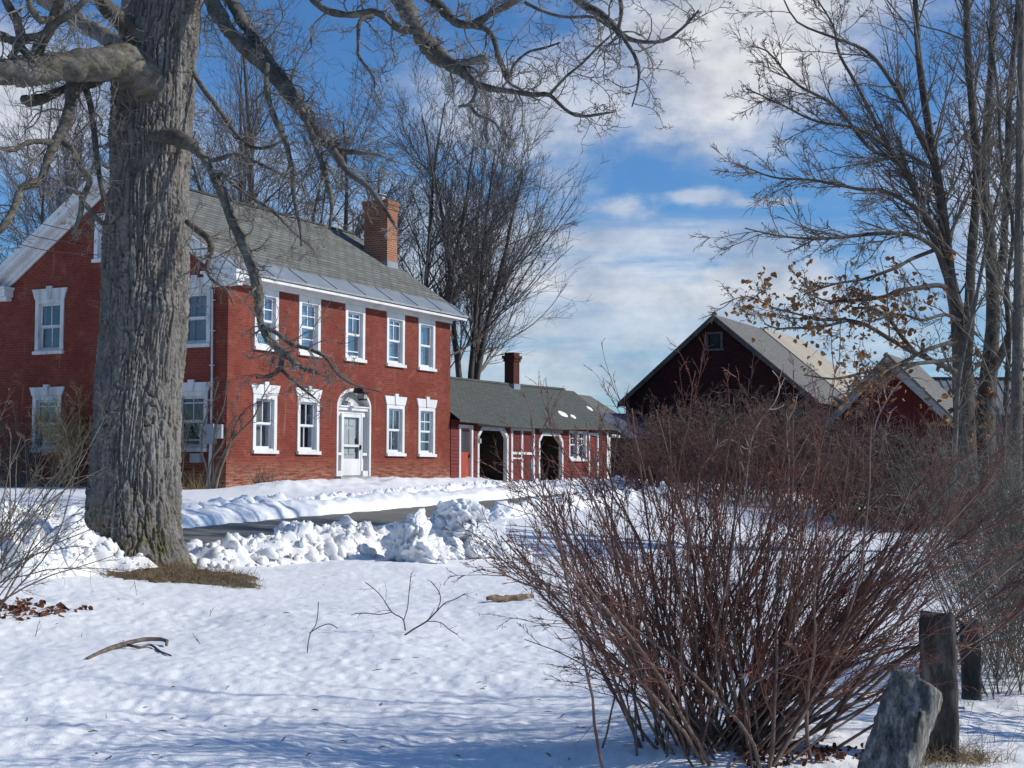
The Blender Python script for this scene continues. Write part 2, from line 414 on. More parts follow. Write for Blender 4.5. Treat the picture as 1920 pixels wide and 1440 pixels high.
def build_ground():
    fine = np.radians(np.linspace(-26, 26, 600))
    coarse = np.radians(np.linspace(26, 334, 100))[1:]
    ang = np.concatenate([fine, coarse])
    rr = np.concatenate([np.linspace(.05, 4, 20)[:-1], np.exp(np.linspace(math.log(4), math.log(62), 640)), np.exp(np.linspace(math.log(65), math.log(1500), 30))])
    A, R = np.meshgrid(ang, rr)
    X = R*np.sin(A); Y = R*np.cos(A); Z = ground_h(X, Y)
    mb = MB(); mb.grid(X, Y, Z)
    o = mb.build('snow_ground', M['snow'], smooth=True)
    setting(o, 'structure', 'snow-covered lawn rising gently to the brick house')
    # asphalt
    mb = MB()
    def strip(line, dz):
        P = np.array([a for a, w in line], float); W = np.array([w for a, w in line])
        s = np.concatenate([[0], np.cumsum(np.linalg.norm(np.diff(P, axis=0), axis=1))])
        t = np.arange(0, s[-1], .5); pp = np.stack([np.interp(t, s, P[:, 0]), np.interp(t, s, P[:, 1])], -1); ww = np.interp(t, s, W)+.5
        tg = np.gradient(pp, axis=0); tg /= np.linalg.norm(tg, axis=1, keepdims=True); nn = np.stack([-tg[:, 1], tg[:, 0]], -1)
        k = np.linspace(-1, 1, 9)
        Q = pp[:, None, :] + nn[:, None, :]*(k[None, :, None]*ww[:, None, None])
        X = Q[..., 0]*D1[0]+Q[..., 1]*D2[0]; Y = Q[..., 0]*D1[1]+Q[..., 1]*D2[1]
        mb.grid(X, Y, base_h(X, Y)-.09+dz)
    strip(DRIVE, 0); strip(COURT, .012)
    o = mb.build('driveway', M['asphalt'], smooth=True)
    setting(o, 'structure', 'wet asphalt driveway cleared of snow')
build_ground()

# icosphere template for snow chunks
def ico(sub):
    import bmesh
    bm = bmesh.new(); bmesh.ops.create_icosphere(bm, subdivisions=sub, radius=1)
    V = np.array([v.co[:] for v in bm.verts]); F = np.array([[v.index for v in f.verts] for f in bm.faces]); bm.free()
    return V, F
ICO2 = ico(2); ICO3 = ico(3); ICO4 = ico(5)
def rotm(rng):
    q = rng.normal(size=4); q /= np.linalg.norm(q); w, x, y, z = q
    return np.array([[1-2*(y*y+z*z), 2*(x*y-z*w), 2*(x*z+y*w)], [2*(x*y+z*w), 1-2*(x*x+z*z), 2*(y*z-x*w)], [2*(x*z-y*w), 2*(y*z+x*w), 1-2*(x*x+y*y)]])
def chunk(mb, c, r, rng, tmpl=ICO2, rough=.35, sc=(1,1,1)):
    V, F = tmpl
    s = rng.integers(0, 9999)
    n = fbm(V[:, 0]*1.6+V[:, 2]*.7+s, V[:, 1]*1.6+V[:, 2]*.9, 3, int(s % 97))
    n2 = vnoise(V[:, 0]*4+V[:, 2]*3+s, V[:, 1]*4-V[:, 2]*2, 3)
    n3 = fbm(V[:, 0]*7+V[:, 2]*5+s, V[:, 1]*7-V[:, 2]*4, 3, 11) if len(V) > 700 else .5
    W = V*(1+rough*2*(n-.5)+rough*.5*(n2-.5)+.55*(n3-.5))[:, None]
    # flatten a few facets so it reads as a broken lump
    big = len(V) > 700
    for k in range(4 if big else 7):
        d = rng.normal(size=3); d /= np.linalg.norm(d); dd = W@d; lim = rng.uniform(.62, .9) if big else rng.uniform(.34, .85)
        W = W - np.maximum(dd-lim, 0)[:, None]*d[None]*.85
    W = (W*np.array([1, 1, rng.uniform(.65, 1)]))@rotm(rng).T*r*np.array(sc)
    mb.add(W+np.array(c), F)
def gpix(px, py):
    """where the ray through a pixel meets the snow"""
    r = ray(px, py); t = np.exp(np.linspace(math.log(3), math.log(120), 900))
    z = r[2]*t+EYE; h = np.where(t < 16, ground_h(r[0]*t, r[1]*t), base_h(r[0]*t, r[1]*t))
    i = np.argmax(z < h); i = i if i > 0 else 899
    return np.array([r[0]*t[i], r[1]*t[i], h[i]])

def bank(name, label, line, width, height, n, rmin, rmax, mat, seed, cat=None, kind=None, sub=ICO2, skew=1.0):
    """a heap of broken snow along a ground polyline (world xy)"""
    rng = np.random.default_rng(seed)
    P = np.array(line, float); s = np.concatenate([[0], np.cumsum(np.linalg.norm(np.diff(P[:, :2], axis=0), axis=1))])
    mb = MB()
    ns = max(8, int(s[-1]/.05)); nw = max(8, int(2*width/.05))
    t = np.linspace(0, s[-1], ns); k = np.linspace(-1, 1, nw)
    pp = np.stack([np.interp(t, s, P[:, i]) for i in range(2)], -1); hh = np.interp(t, s, P[:, 2])
    tg = np.gradient(pp, axis=0); tg /= np.linalg.norm(tg, axis=1, keepdims=True); nn = np.stack([-tg[:, 1], tg[:, 0]], -1)
    Q = pp[:, None]+nn[:, None]*(k[None, :, None]*width)
    X, Y = Q[..., 0], Q[..., 1]
    endf = np.minimum(np.clip(t/.5, 0, 1), np.clip((s[-1]-t)/.5, 0, 1))[:, None]
    prof = np.clip(1-np.abs(k)**1.8, 0, 1)[None, :]*endf
    H = prof*hh[:, None]*height*(.55+.9*fbm(X*2.3, Y*2.3, 3, seed)) + (vnoise(X*9, Y*9, seed)-.5)*.10*prof + (fbm(X*16, Y*16, 3, seed+8)-.5)*.09*prof + (vnoise(X*4.5, Y*4.5, seed+3)-.5)*.22*prof
    Z = base_h(X, Y)+H-.10*(1-prof)
    mb.grid(X, Y, Z)
    for i in range(n):
        a = rng.uniform(0, s[-1]); b = rng.uniform(-1, 1); r = rmin*(rmax/rmin)**(rng.random()**2.1)
        j = min(ns-1, int(a/s[-1]*(ns-1))); m_ = min(nw-1, int((b+1)/2*(nw-1)))
        chunk(mb, (X[j, m_], Y[j, m_], Z[j, m_]+r*rng.uniform(-.5, .35)), r, rng, sub, .62)
    o = mb.build(name, mat, smooth=False)
    for p_ in o.data.polygons[:]: pass
    o.data.polygons.foreach_set('use_smooth', np.ones(len(o.data.polygons), bool))
    if kind: o['kind'] = kind; o['label'] = label
    else: tag(o, label, cat)
    return o

def gp(px, py, k=1.0):
    g = gpix(px, py); return (g[0], g[1], k)
bank('snow_bank', 'long bank of broken plowed snow beside the driveway, right of the thick maple', [gp(330,1055,.25), gp(420,1050,.5), gp(540,1042,.85), gp(650,1036,1.05), gp(740,1030,.9), gp(930,1030,.5)], .75, .36, 1300, .014, .15, M['bank_snow'], 3, kind='stuff')
bank('snow_bank', 'plowed snow heaped against the left side of the thick maple trunk', [gp(-60,1085,1.1), gp(40,1075,1.0), gp(110,1062,1.15), gp(165,1058,.9), gp(215,1080,.2)], .85, .52, 420, .02, .09, M['bank_snow'], 4, kind='stuff')
bank('snow_bank', 'rough snow thrown along the far edge of the driveway at left', [gp(-60,985,1), gp(60,990,1), gp(150,995,.8)], .8, .35, 420, .02, .11, M['bank_snow'], 14, kind='stuff')
# crumbly edge on the far side of the drive
def drive_side(p0, p1, q_off, n):
    out = []
    for p in np.linspace(p0, p1, n):
        i = np.interp(p, [a[0] for a, w in DRIVE], [a[1] for a, w in DRIVE])+q_off
        out.append((p*D1[0]+i*D2[0], p*D1[1]+i*D2[1], 1.0))
    return out
bank('snow_edging', 'crumbled snow edging on the house side of the driveway', drive_side(12, 46, 1.9, 14), .42, .17, 1300, .02, .10, M['snow'], 6, kind='stuff')
bank('snow_edging', 'crumbled snow edging on the near side of the driveway beyond the red bush', drive_side(26, 44, -1.95, 10), .5, .20, 700, .02, .10, M['snow'], 8, kind='stuff')
# big lumps
def lump(label, px, py, parts, seed, name='snow_block'):
    rng = np.random.default_rng(seed); g = gpix(px, py); mb = MB()
    for (dx, dy, z, r, sx, sz) in parts:
        chunk(mb, (g[0]+dx, g[1]+dy, g[2]+z), r, rng, ICO4, .55, (sx, 1, sz))
    o = mb.build(name, M['bank_snow'] if name == 'snow_block' else M['snow'], smooth=True)
    tag(o, label, 'snow')
lump('upright pillar of plowed snow standing in front of the rounded snow mound', 785, 1055, [(-.02,0,.40,.21,.8,1.5),(.0,.02,.62,.14,1,1.15),(.12,-.06,.18,.24,1,1),(-.22,.1,.24,.26,1.1,1),(.02,-.1,.12,.3,1.1,.8),(-.05,.5,.5,.22,1,1),(.3,-.12,.10,.2,1,.8)], 5)
lump('rounded mound of dumped snow beside the driveway, behind the snow pillar', 862, 1045, [(0,.5,.32,.48,1.05,.95),(.36,.45,.18,.42,1,.9),(-.30,.6,.38,.36,1,1),(.05,.35,.68,.3,1.2,.8),(.30,.1,.08,.30,1,.8),(.68,.4,.06,.34,1.1,.8),(-.05,-.05,.10,.24,1.2,.8),(.45,.6,.42,.2,1,.8),(-.1,.75,.6,.2,1,.7),(.15,.2,.38,.22,1,.7),(.55,.15,.12,.2,1,.7),(-.25,.25,.15,.25,1,.8)], 12, 'snow_mound')

# ------------------------------------------------------------------ houses: helpers in the house frame
RZ = math.atan2(D1[1], D1[0])
def front(u, z, d): return (u, -d, z)      # d = out of the wall
def gable(v, z, d): return (-d, v, z)
def mbox(mb, mp, a0, a1, z0, z1, d0, d1):
    p = [mp(a0,z0,d1), mp(a1,z0,d1), mp(a1,z1,d1), mp(a0,z1,d1)]
    q = [mp(a0,z0,d0), mp(a1,z0,d0), mp(a1,z1,d0), mp(a0,z1,d0)]
    mb.add(p+q, [(0,1,2,3),(7,6,5,4),(0,4,5,1),(1,5,6,2),(2,6,7,3),(3,7,4,0)])
def mpoly(mb, mp, pts, d0, d1):
    n = len(pts); P = [mp(a,z,d1) for a,z in pts]; Q = [mp(a,z,d0) for a,z in pts]
    mb.add(P+Q, [tuple(range(n)), tuple(range(2*n-1, n-1, -1))]+[(i, n+i, n+(i+1) % n, (i+1) % n) for i in range(n)])
def mstrip(mb, mp, pts, w, d0, d1):
    """band of width w along a polyline in the wall plane"""
    P = np.array(pts, float)
    for a, b in zip(P[:-1], P[1:]):
        t = (b-a)/np.linalg.norm(b-a); n = np.array([-t[1], t[0]])*w/2; e = t*w*.2
        mpoly(mb, mp, [tuple(a-n-e), tuple(b-n+e), tuple(b+n+e), tuple(a+n-e)], d0, d1)
def wall(mb, mp, a0, a1, z0, z1, holes, boards=None, top=None, thick=.0):
    """wall plane with rectangular holes; boards = clapboard height; top(a) = height of a sloping top"""
    xs = sorted({a0, a1, *[h[0] for h in holes], *[h[1] for h in holes]} | (set(np.linspace(a0, a1, 41)) if top else set()))
    xs = [x for x in xs if a0 <= x <= a1]
    for xa, xb in zip(xs[:-1], xs[1:]):
        xm = (xa+xb)/2
        blk = sorted([(h[2], h[3]) for h in holes if h[0] < xm < h[1]])
        za = z0; spans = []
        for (h0, h1) in blk:
            if h0 > za: spans.append((za, h0, False))
            za = max(za, h1)
        spans.append((za, None, True))
        for (s0, s1, istop) in spans:
            ta = tb = s1 if not istop else z1
            if istop and top: ta, tb = top(xa), top(xb)
            if boards and not (istop and top):
                k0 = math.floor(s0/boards); zz = s0
                while zz < ta-1e-6:
                    nz = min(ta, (math.floor(zz/boards+1e-6)+1)*boards)
                    mb.quad(mp(xa,zz,.022), mp(xb,zz,.022), mp(xb,nz,.002), mp(xa,nz,.002))
                    mb.quad(mp(xa,zz,.002), mp(xb,zz,.002), mp(xb,zz,.022), mp(xa,zz,.022))
                    zz = nz
            else:
                if min(ta, tb) <= s0+1e-6 and max(ta, tb) <= s0+1e-6: continue
                mb.quad(mp(xa,s0,0), mp(xb,s0,0), mp(xb,max(tb, s0),0), mp(xa,max(ta, s0),0))

def window(parent, mp, ac, w, z0, z1, style, back, lintel=None, sill_h=.09, head=.12, casing=.125, frame_mat='white', name='window'):
    h = w/2; mb = MB(); iw = h-casing
    zb = z0+sill_h+.05; zt = z1-head
    mbox(mb, mp, ac-h, ac-iw, z0+sill_h, z1, -.28, .03); mbox(mb, mp, ac+iw, ac+h, z0+sill_h, z1, -.28, .03)
    mbox(mb, mp, ac-iw, ac+iw, zt, z1, -.28, .027); mbox(mb, mp, ac-iw, ac+iw, z0+sill_h, zb, -.28, .01)
    fr = mb.build(name, M[frame_mat], parent)
    s = MB(); mid = (zb+zt)/2; st = .055
    for (a, b, d) in ((zb, mid+.02, -.10), (mid-.02, zt, -.065)):
        mbox(s, mp, ac-iw, ac-iw+st, a, b, d-.03, d); mbox(s, mp, ac+iw-st, ac+iw, a, b, d-.03, d)
        mbox(s, mp, ac-iw+st, ac+iw-st, a, a+.06, d-.031, d-.001); mbox(s, mp, ac-iw+st, ac+iw-st, b-.06, b, d-.031, d-.001)
    def vbar(x, a, b, d): mbox(s, mp, ac+x-.014, ac+x+.014, a, b, d-.02, d-.004)
    def hbar(zc, d): mbox(s, mp, ac-iw+st, ac+iw-st, zc-.015, zc+.015, d-.019, d-.003)
    up0, up1, lo0, lo1 = mid+.04, zt-.06, zb+.06, mid-.04
    if 'v' in style: vbar(0, up0, up1, -.065)
    if 'l' in style: vbar(-.04 if 'k' in style else 0, lo0, lo1, -.10)
    if 'h' in style: hbar((up0+up1)/2, -.065); hbar((lo0+lo1)/2, -.10)
    if 't' in style: hbar(up0+(up1-up0)*.8, -.065); hbar(lo0+(lo1-lo0)*.2, -.10)
    if '6' in style:
        for x in (-.12, .12): vbar(x, up0, up1, -.065)
        hbar((up0+up1)/2, -.065)
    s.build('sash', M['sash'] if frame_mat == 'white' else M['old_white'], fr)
    g = MB(); mbox(g, mp, ac-iw+st, ac+iw-st, zb+.05, mid-.02, -.121, -.115); mbox(g, mp, ac-iw+st, ac+iw-st, mid+.02, zt-.05, -.086, -.080)
    g.build('pane', M['glass'], fr)
    c = MB()
    mbox(c, mp, ac-iw, ac+iw, zb, zt, -.285, -.27); c.build('room_backing' if back == 'dark_room' else 'curtain', M[back], fr)
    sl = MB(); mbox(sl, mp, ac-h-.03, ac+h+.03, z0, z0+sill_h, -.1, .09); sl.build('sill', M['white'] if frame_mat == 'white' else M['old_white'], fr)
    if lintel:
        lb = MB(); lz0, lz1, kz = lintel
        mpoly(lb, mp, [(ac-h-.02, lz0), (ac+h+.02, lz0), (ac+h+.12, lz1), (ac-h-.12, lz1)], -.02, .045)
        mpoly(lb, mp, [(ac-.07, lz0+.004), (ac+.07, lz0+.004), (ac+.10, kz), (ac-.10, kz)], .0, .075)
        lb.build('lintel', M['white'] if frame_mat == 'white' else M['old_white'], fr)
    return fr

HL, HD = 11.76, 8.10        # length along the front, depth
EZ, EV, RIDGEZ, RV = 6.62, -.45, 9.68, 4.05
house = thing('brick_house', 'two-storey red brick house with white trimmed windows and arched front door', 'house', (HOUSE[0], HOUSE[1], 0), RZ)
FW = [(1.63,'vh','curtain'), (3.64,'vh','curtain'), (5.97,'vt','dark_room'), (8.26,'vt','curtain'), (10.17,'','curtain')]
FL = [(1.61,'vl','blind'), (3.62,'vlk','dark_room'), (8.28,'vlk','dark_room'), (10.19,'vh','dark_room')]
GUW = [(6.15,'vl','dark_room'), (3.62,'v','dark_room'), (1.08,'','curtain')]
GLW = [(6.18,'tvl','dark_room'), (3.62,'v','dark_room'), (1.13,'tv','dark_room')]
W_ = 1.05
front_holes = [(c-.525, c+.525, 4.70, 6.37) for c,_,_ in FW] + [(c-.525, c+.525, 1.95, 3.53) for c,_,_ in FL] + [(5.06, 6.89, 1.2, 3.93)]
gable_holes = [(c-.525, c+.525, 4.70, 6.24) for c,_,_ in GUW] + [(c-.525, c+.525, 1.98, 3.55) for c,_,_ in GLW] + [(3.53, 4.57, 7.15, 8.50)]
mb = MB()
wall(mb, front, 0, HL, .3, 6.6, front_holes)
ELC, ELA, ELB, ELZ = 5.975, .915, .56, 3.36
for k in range(24):                    # brick above the elliptical arch
    a = math.pi*(1-k/24); b = math.pi*(1-(k+1)/24)
    x0, z0_ = ELC+ELA*math.cos(a), ELZ+ELB*math.sin(a); x1, z1_ = ELC+ELA*math.cos(b), ELZ+ELB*math.sin(b)
    mb.quad(front(x0,z0_,0), front(x1,z1_,0), front(x1,3.93,0), front(x0,3.93,0))
slope = (RIDGEZ-EZ)/(RV-EV)
def gtop(v): return EZ-.12+slope*(min(v, HD-v)-EV)
wall(mb, gable, 0, HD, .3, 0, gable_holes, top=gtop)
def east(v, z, d): return (HL+d, v, z)
def rear(u, z, d): return (u, HD+d, z)
wall(mb, east, 0, HD, .3, 0, [], top=gtop)
wall(mb, rear, 0, HL, .3, 6.6, [])
mb.build('wall', M['brick'], house)
# a quoin-like corner strip of brick and stone base are part of the wall; roof
def roof(parent, name, mat, u0, u1, e_v, e_z, r_v, r_z, e2_v, th=.12, e2z=None, ru1=None):
    e2z = e_z if e2z is None else e2z; ru1 = u1 if ru1 is None else ru1
    mb = MB()
    for (ev, ez) in ((e_v, e_z), (e2_v, e2z)):
        nu = 2
        mb.add([(u0,ev,ez),(u1,ev,ez),(ru1,r_v,r_z),(u0,r_v,r_z),(u0,ev,ez-th),(u1,ev,ez-th),(ru1,r_v,r_z-th),(u0,r_v,r_z-th)],
               [(0,1,2,3),(4,7,6,5),(0,4,5,1),(1,5,6,2),(3,7,4,0)])
    return mb.build(name, mat, parent)
rf = roof(house, 'roof', M['shingle'], -.33, HL+.30, EV, EZ+.02, RV, RIDGEZ+.02, HD-EV, .10)
mb = MB()                                   # metal band along the eave, standing 12 mm proud
fv, fz = .15, EZ+.02+slope*(.15-EV)
mb.add([(-.36,EV-.05,EZ+.0),(HL+.33,EV-.05,EZ+.0),(HL+.33,fv,fz+.02),(-.36,fv,fz+.02),(-.36,EV-.05,EZ-.05),(HL+.33,EV-.05,EZ-.05),(HL+.33,fv,fz-.02),(-.36,fv,fz-.02)],
       [(0,1,2,3),(4,7,6,5),(0,4,5,1),(1,5,6,2),(2,6,7,3),(3,7,4,0)])
for k in range(9):                          # standing seams
    u = -.2+k*1.5
    mb.add([(u,EV-.05,EZ+.03),(u+.03,EV-.05,EZ+.03),(u+.03,fv,fz+.045),(u,fv,fz+.045),(u,EV-.05,EZ),(u+.03,EV-.05,EZ),(u+.03,fv,fz+.02),(u,fv,fz+.02)],[(0,1,2,3),(0,4,5,1),(1,5,6,2),(3,7,4,0)])
mb.build('eave_flashing', M['metal'], rf)
mb = MB(); mb.box(-.34, HL+.31, RV-.09, RV+.09, RIDGEZ+.0, RIDGEZ+.055); mb.build('ridge_cap', M['wing_shingle'], rf)
# cornice
mb = MB()
mbox(mb, front, -.04, HL+.04, 6.372, 6.56, 0, .055)                    # frieze
mbox(mb, front, -.30, HL+.27, 6.50, 6.545, .055, .41)                   # soffit
mbox(mb, front, -.34, HL+.31, 6.47, 6.57, .41, .45)
mbox(mb, front, -.36, HL+.33, 6.57, 6.615, .38, .50)                    # gutter moulding
mbox(mb, front, -.04, HL+.04, 6.46, 6.50, .055, .12)
mb.build('cornice', M['white'], house)
# rakes and returns on the gable
mb = MB()
def rk(v): return EZ+slope*(v-EV)
for sgn in (0, 1):
    f = (lambda v: v) if sgn == 0 else (lambda v: HD-v)
    def gp4(v0, v1, za, zb, d0, d1):
        pts = [(f(v0), rk(v0)+za), (f(v1), rk(v1)+za), (f(v1), rk(v1)+zb), (f(v0), rk(v0)+zb)]
        if sgn: pts = pts[::-1]
        mpoly(mb, gable, pts, d0, d1)
    gp4(EV-.02, RV, -.27, .0, .30, .345)            # bargeboard
    gp4(EV-.02, RV, -.12, .03, .346, .38)
    gp4(EV, RV, -.30, -.26, .0, .30)               # raked soffit
    gp4(.05, RV, -.56, -.28, .0, .05)              # frieze under the rake
    gp4(.05, RV, -.44, -.30, .052, .10)
    a0, a1 = sorted((f(EV-.05), f(.55)))
    mbox(mb, gable, a0, a1, 6.36, 6.56, .003, .33); mbox(mb, gable, a0-.05, a1+.06, 6.56, 6.63, .003, .40); mbox(mb, gable, a0+.06, a1-.03, 6.25, 6.36, .003, .2)
mb.build('rake_trim', M['white'], house)
for c, st, bk in FW: window(house, front, c, W_, 4.70, 6.368, st, bk, head=.20)
for c, st, bk in FL: window(house, front, c, W_, 1.95, 3.53, st, bk, (3.532, 3.79, 3.87), head=.12)
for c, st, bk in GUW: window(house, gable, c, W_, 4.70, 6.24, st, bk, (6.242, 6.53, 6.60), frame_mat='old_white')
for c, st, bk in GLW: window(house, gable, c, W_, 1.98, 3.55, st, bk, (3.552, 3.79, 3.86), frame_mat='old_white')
window(house, gable, 4.05, 1.04, 7.15, 8.50, '6', 'dark_room', name='attic_window')

# entrance
mb = MB()
R_ = .30
pts = [(ELC-ELA, 1.2)]+[(ELC+ELA*math.cos(math.pi*(1-k/28)), ELZ+ELB*math.sin(math.pi*(1-k/28))) for k in range(29)]+[(ELC+ELA, 1.2)]
def inner(p, t):
    a, z = p
    if z <= ELZ+1e-6: return (a+t if a < ELC else a-t, z)
    return (ELC+(a-ELC)*(ELA-t)/ELA, ELZ+(z-ELZ)*(ELB-t)/ELB)
for p, q in zip(pts[:-1], pts[1:]):
    a, b, c, d = p, q, inner(q, .085), inner(p, .085)
    mpoly(mb, front, [d, c, b, a], -R_, .012)
ent = mb.build('entrance_surround', M['white'], house)
mb = MB(); mpoly(mb, front, [inner(p, .08) for p in pts], -R_-.02, -R_); mb.build('entrance_backing', M['white'], ent)
mb = MB()
mbox(mb, front, ELC-.84, ELC+.84, 3.27, 3.37, -.22, -.04); mbox(mb, front, ELC-.86, ELC+.86, 3.36, 3.40, -.2, .0)
mbox(mb, front, ELC-.84, ELC+.84, 3.18, 3.27, -.22, -.12)
mb.build('transom', M['white'], ent)
mb = MB()                                            # fan of slats
for k in range(1, 30):
    a = math.pi*k/30; c, s = math.cos(a), math.sin(a)
    r0 = .20; p0 = (ELC+r0*c*1.1, 3.41+r0*s*.7); p1 = (ELC+.80*c, 3.40+.47*s)
    mstrip(mb, front, [p0, p1], .016 if k % 2 else .022, -.27, -.235)
mb.build('fanlight_slat', M['white'], ent)
mb = MB(); mpoly(mb, front, [(ELC+.815*math.cos(math.pi*(1-k/24)), 3.395+.485*math.sin(math.pi*(1-k/24))) for k in range(25)], -.298, -.28); mb.build('fanlight_backing', M['fan_grey'], ent)
mb = MB(); mpoly(mb, front, [(ELC+.235*math.cos(math.pi*(1-k/16)), 3.402+.175*math.sin(math.pi*(1-k/16))) for k in range(17)], -.235, -.20)
hub = mb.build('number_plaque', M['white'], ent)
tcu = bpy.data.curves.new('house_number', 'FONT'); tcu.body = '105'; tcu.size = .15; tcu.align_x = 'CENTER'; tcu.extrude = .004
tmp_ = bpy.data.objects.new('number_curve', tcu); nm_ = bpy.data.meshes.new_from_object(tmp_); bpy.data.objects.remove(tmp_)
nm_.materials.clear(); nm_.materials.append(M['grey_text'])
to = bpy.data.objects.new('house_number', nm_); COL.objects.link(to); to.parent = hub; to.location = (ELC, .195, 3.425); to.rotation_euler = (math.pi/2, 0, 0)
mb = MB()                                            # side lights and panels
for s in (-1, 1):
    def X(a, b): return tuple(sorted((ELC+s*a, ELC+s*b)))
    x = X(.50, .56); mbox(mb, front, *x, 1.30, 3.18, -.24, -.06)
    x = X(.80, .832); mbox(mb, front, *x, 1.30, 3.18, -.24, -.10)
    x = X(.56, .80); mbox(mb, front, *x, 1.30, 1.95, -.24, -.17); mbox(mb, front, *x, 1.95, 2.03, -.24, -.05); mbox(mb, front, *x, 3.10, 3.18, -.24, -.12)
    x = X(.59, .77); mbox(mb, front, *x, 1.45, 1.85, -.17, -.155)
    for z in (2.32, 2.61, 2.90): mbox(mb, front, *X(.56,.80), z-.012, z+.012, -.235, -.21)
    x = X(.53, .90); mbox(mb, front, *x, 1.30, 1.50, -.17, -.02)
mb.build('sidelight_frame', M['white'], ent)
mb = MB()
for s in (-1, 1): mbox(mb, front, *sorted((ELC+s*.56, ELC+s*.80)), 2.03, 3.10, -.232, -.226)
mb.build('sidelight_pane', M['glass'], ent)
mb = MB()
for s in (-1, 1): mbox(mb, front, *sorted((ELC+s*.56, ELC+s*.80)), 2.03, 3.10, -.2995, -.285)
mb.build('sidelight_backing', M['dark_room'], ent)
mb = MB()                                            # inner panelled door
mbox(mb, front, ELC-.46, ELC+.46, 1.36, 3.14, -.26, -.19)
for (a, b) in ((-.38, -.08), (.0, .30)):
    for (c, d) in ((1.48, 1.85), (1.98, 2.72), (2.82, 3.02)): mbox(mb, front, ELC+a, ELC+b, c, d, -.19, -.168)
dr = mb.build('front_door', M['white'], house)
mb = MB(); mbox(mb, front, ELC+.33, ELC+.41, 2.30, 2.44, -.19, -.15); mbox(mb, front, ELC+.33, ELC+.40, 2.06, 2.12, -.19, -.14); mb.build('handle', M['black'], dr)
mb = MB()
a0, a1 = ELC-.50, ELC+.50
mbox(mb, front, a0, a0+.09, 1.36, 3.17, -.13, -.08); mbox(mb, front, a1-.09, a1, 1.36, 3.17, -.13, -.08)
mbox(mb, front, a0+.09, a1-.09, 3.07, 3.17, -.13, -.082); mbox(mb, front, a0+.09, a1-.09, 1.36, 1.85, -.13, -.085); mbox(mb, front, a0+.09, a1-.09, 2.20, 2.27, -.13, -.082)
sd = mb.build('storm_door', M['white'], house)
mb = MB(); mbox(mb, front, a0+.09, a1-.09, 1.85, 2.20, -.115, -.11); mbox(mb, front, a0+.09, a1-.09, 2.27, 3.07, -.115, -.11); mb.build('pane', M['clear_glass'], sd)
mb = MB(); mbox(mb, front, a1-.07, a1-.03, 2.12, 2.26, -.08, -.03); mb.build('handle', M['black'], sd)
mb = MB(); mbox(mb, front, 4.98, 6.97, 1.0, 1.34, -.35, .22); mb.build('doorstep', M['plank'], house)
# lamp over the door
mb = MB(); mbox(mb, front, ELC-.03, ELC+.03, 3.78, 3.93, -.02, .30); mbox(mb, front, ELC-.13, ELC+.13, 3.76, 3.80, .16, .42); mbox(mb, front, ELC-.10, ELC+.10, 3.56, 3.60, .19, .39)
for (a, d) in ((-.10,.19), (.085,.19), (-.10,.375), (.085,.375)): mbox(mb, front, ELC+a, ELC+a+.015, 3.60, 3.76, d, d+.015)
lp = mb.build('porch_lamp', M['black'], house)
mb = MB(); mbox(mb, front, ELC-.075, ELC+.075, 3.60, 3.755, .215, .365); mb.build('lamp_glass', M['lampglass'], lp)
# chimney
mb = MB(); mb.box(10.98, 11.62, 2.0, 2.92, 7.6, 10.25); mb.box(10.955, 11.645, 1.975, 2.945, 10.25, 10.42); mb.box(10.93, 11.67, 1.95, 2.97, 10.42, 10.56)
ch = mb.build('chimney', M['chimney_brick'], rf)
mb = MB(); mb.box(10.955, 11.645, 1.975, 2.945, 8.10, 8.50); mb.build('flashing', M['metal'], ch)
mb = MB()
th = np.linspace(0, 2*math.pi, 15)[:-1]
mb.tubes(np.array([[11.28, 2.45, z] for z in (10.5, 10.56, 10.72)]), np.array([.14]*3), 12, True); mb.tubes(np.array([[11.28, 2.45, z] for z in (10.78, 10.80, 10.86)]), np.array([.2,.2,.05]), 12, True)
mb.tubes(np.array([[11.28, 2.45, z] for z in (10.70, 10.74, 10.79)]), np.array([.06]*3), 8, True)
mb.build('flue_cap', M['galv'], ch)
# meter, boxes, pipes on the shaded gable: fixed to the house
def pipe(mb, pts, r, sides=8): mb.tubes(np.array(pts, float), np.full(len(pts), r), sides, True)
mb = MB(); mbox(mb, gable, .30, .74, 2.18, 2.70, .003, .16); mt = mb.build('meter_box', M['greybox'], house)
mb = MB(); pipe(mb, [gable(.62, 2.42, d) for d in (.16, .2, .26)], .085, 14); mb.build('meter', M['lampglass'], mt)
mb = MB(); mbox(mb, gable, .08, .29, 2.32, 2.68, .003, .10); mb.build('junction_box', M['galv'], house)
mb = MB(); mbox(mb, gable, .72, 1.02, 1.70, 1.94, .003, .20); mb.build('utility_box', M['greybox'], house)
mb = MB(); pipe(mb, [gable(.44, 2.70, .07), gable(.44, 4.0, .07), gable(.47, 6.2, .07)], .028); pipe(mb, [gable(.44, 2.18, .07), gable(.46, 1.45, .08), gable(.56, .9, .10)], .045)
for z in (3.3, 4.2, 5.1, 5.9): mbox(mb, gable, .40, .51, z, z+.03, .003, .105)
mb.build('conduit', M['galv'], house)

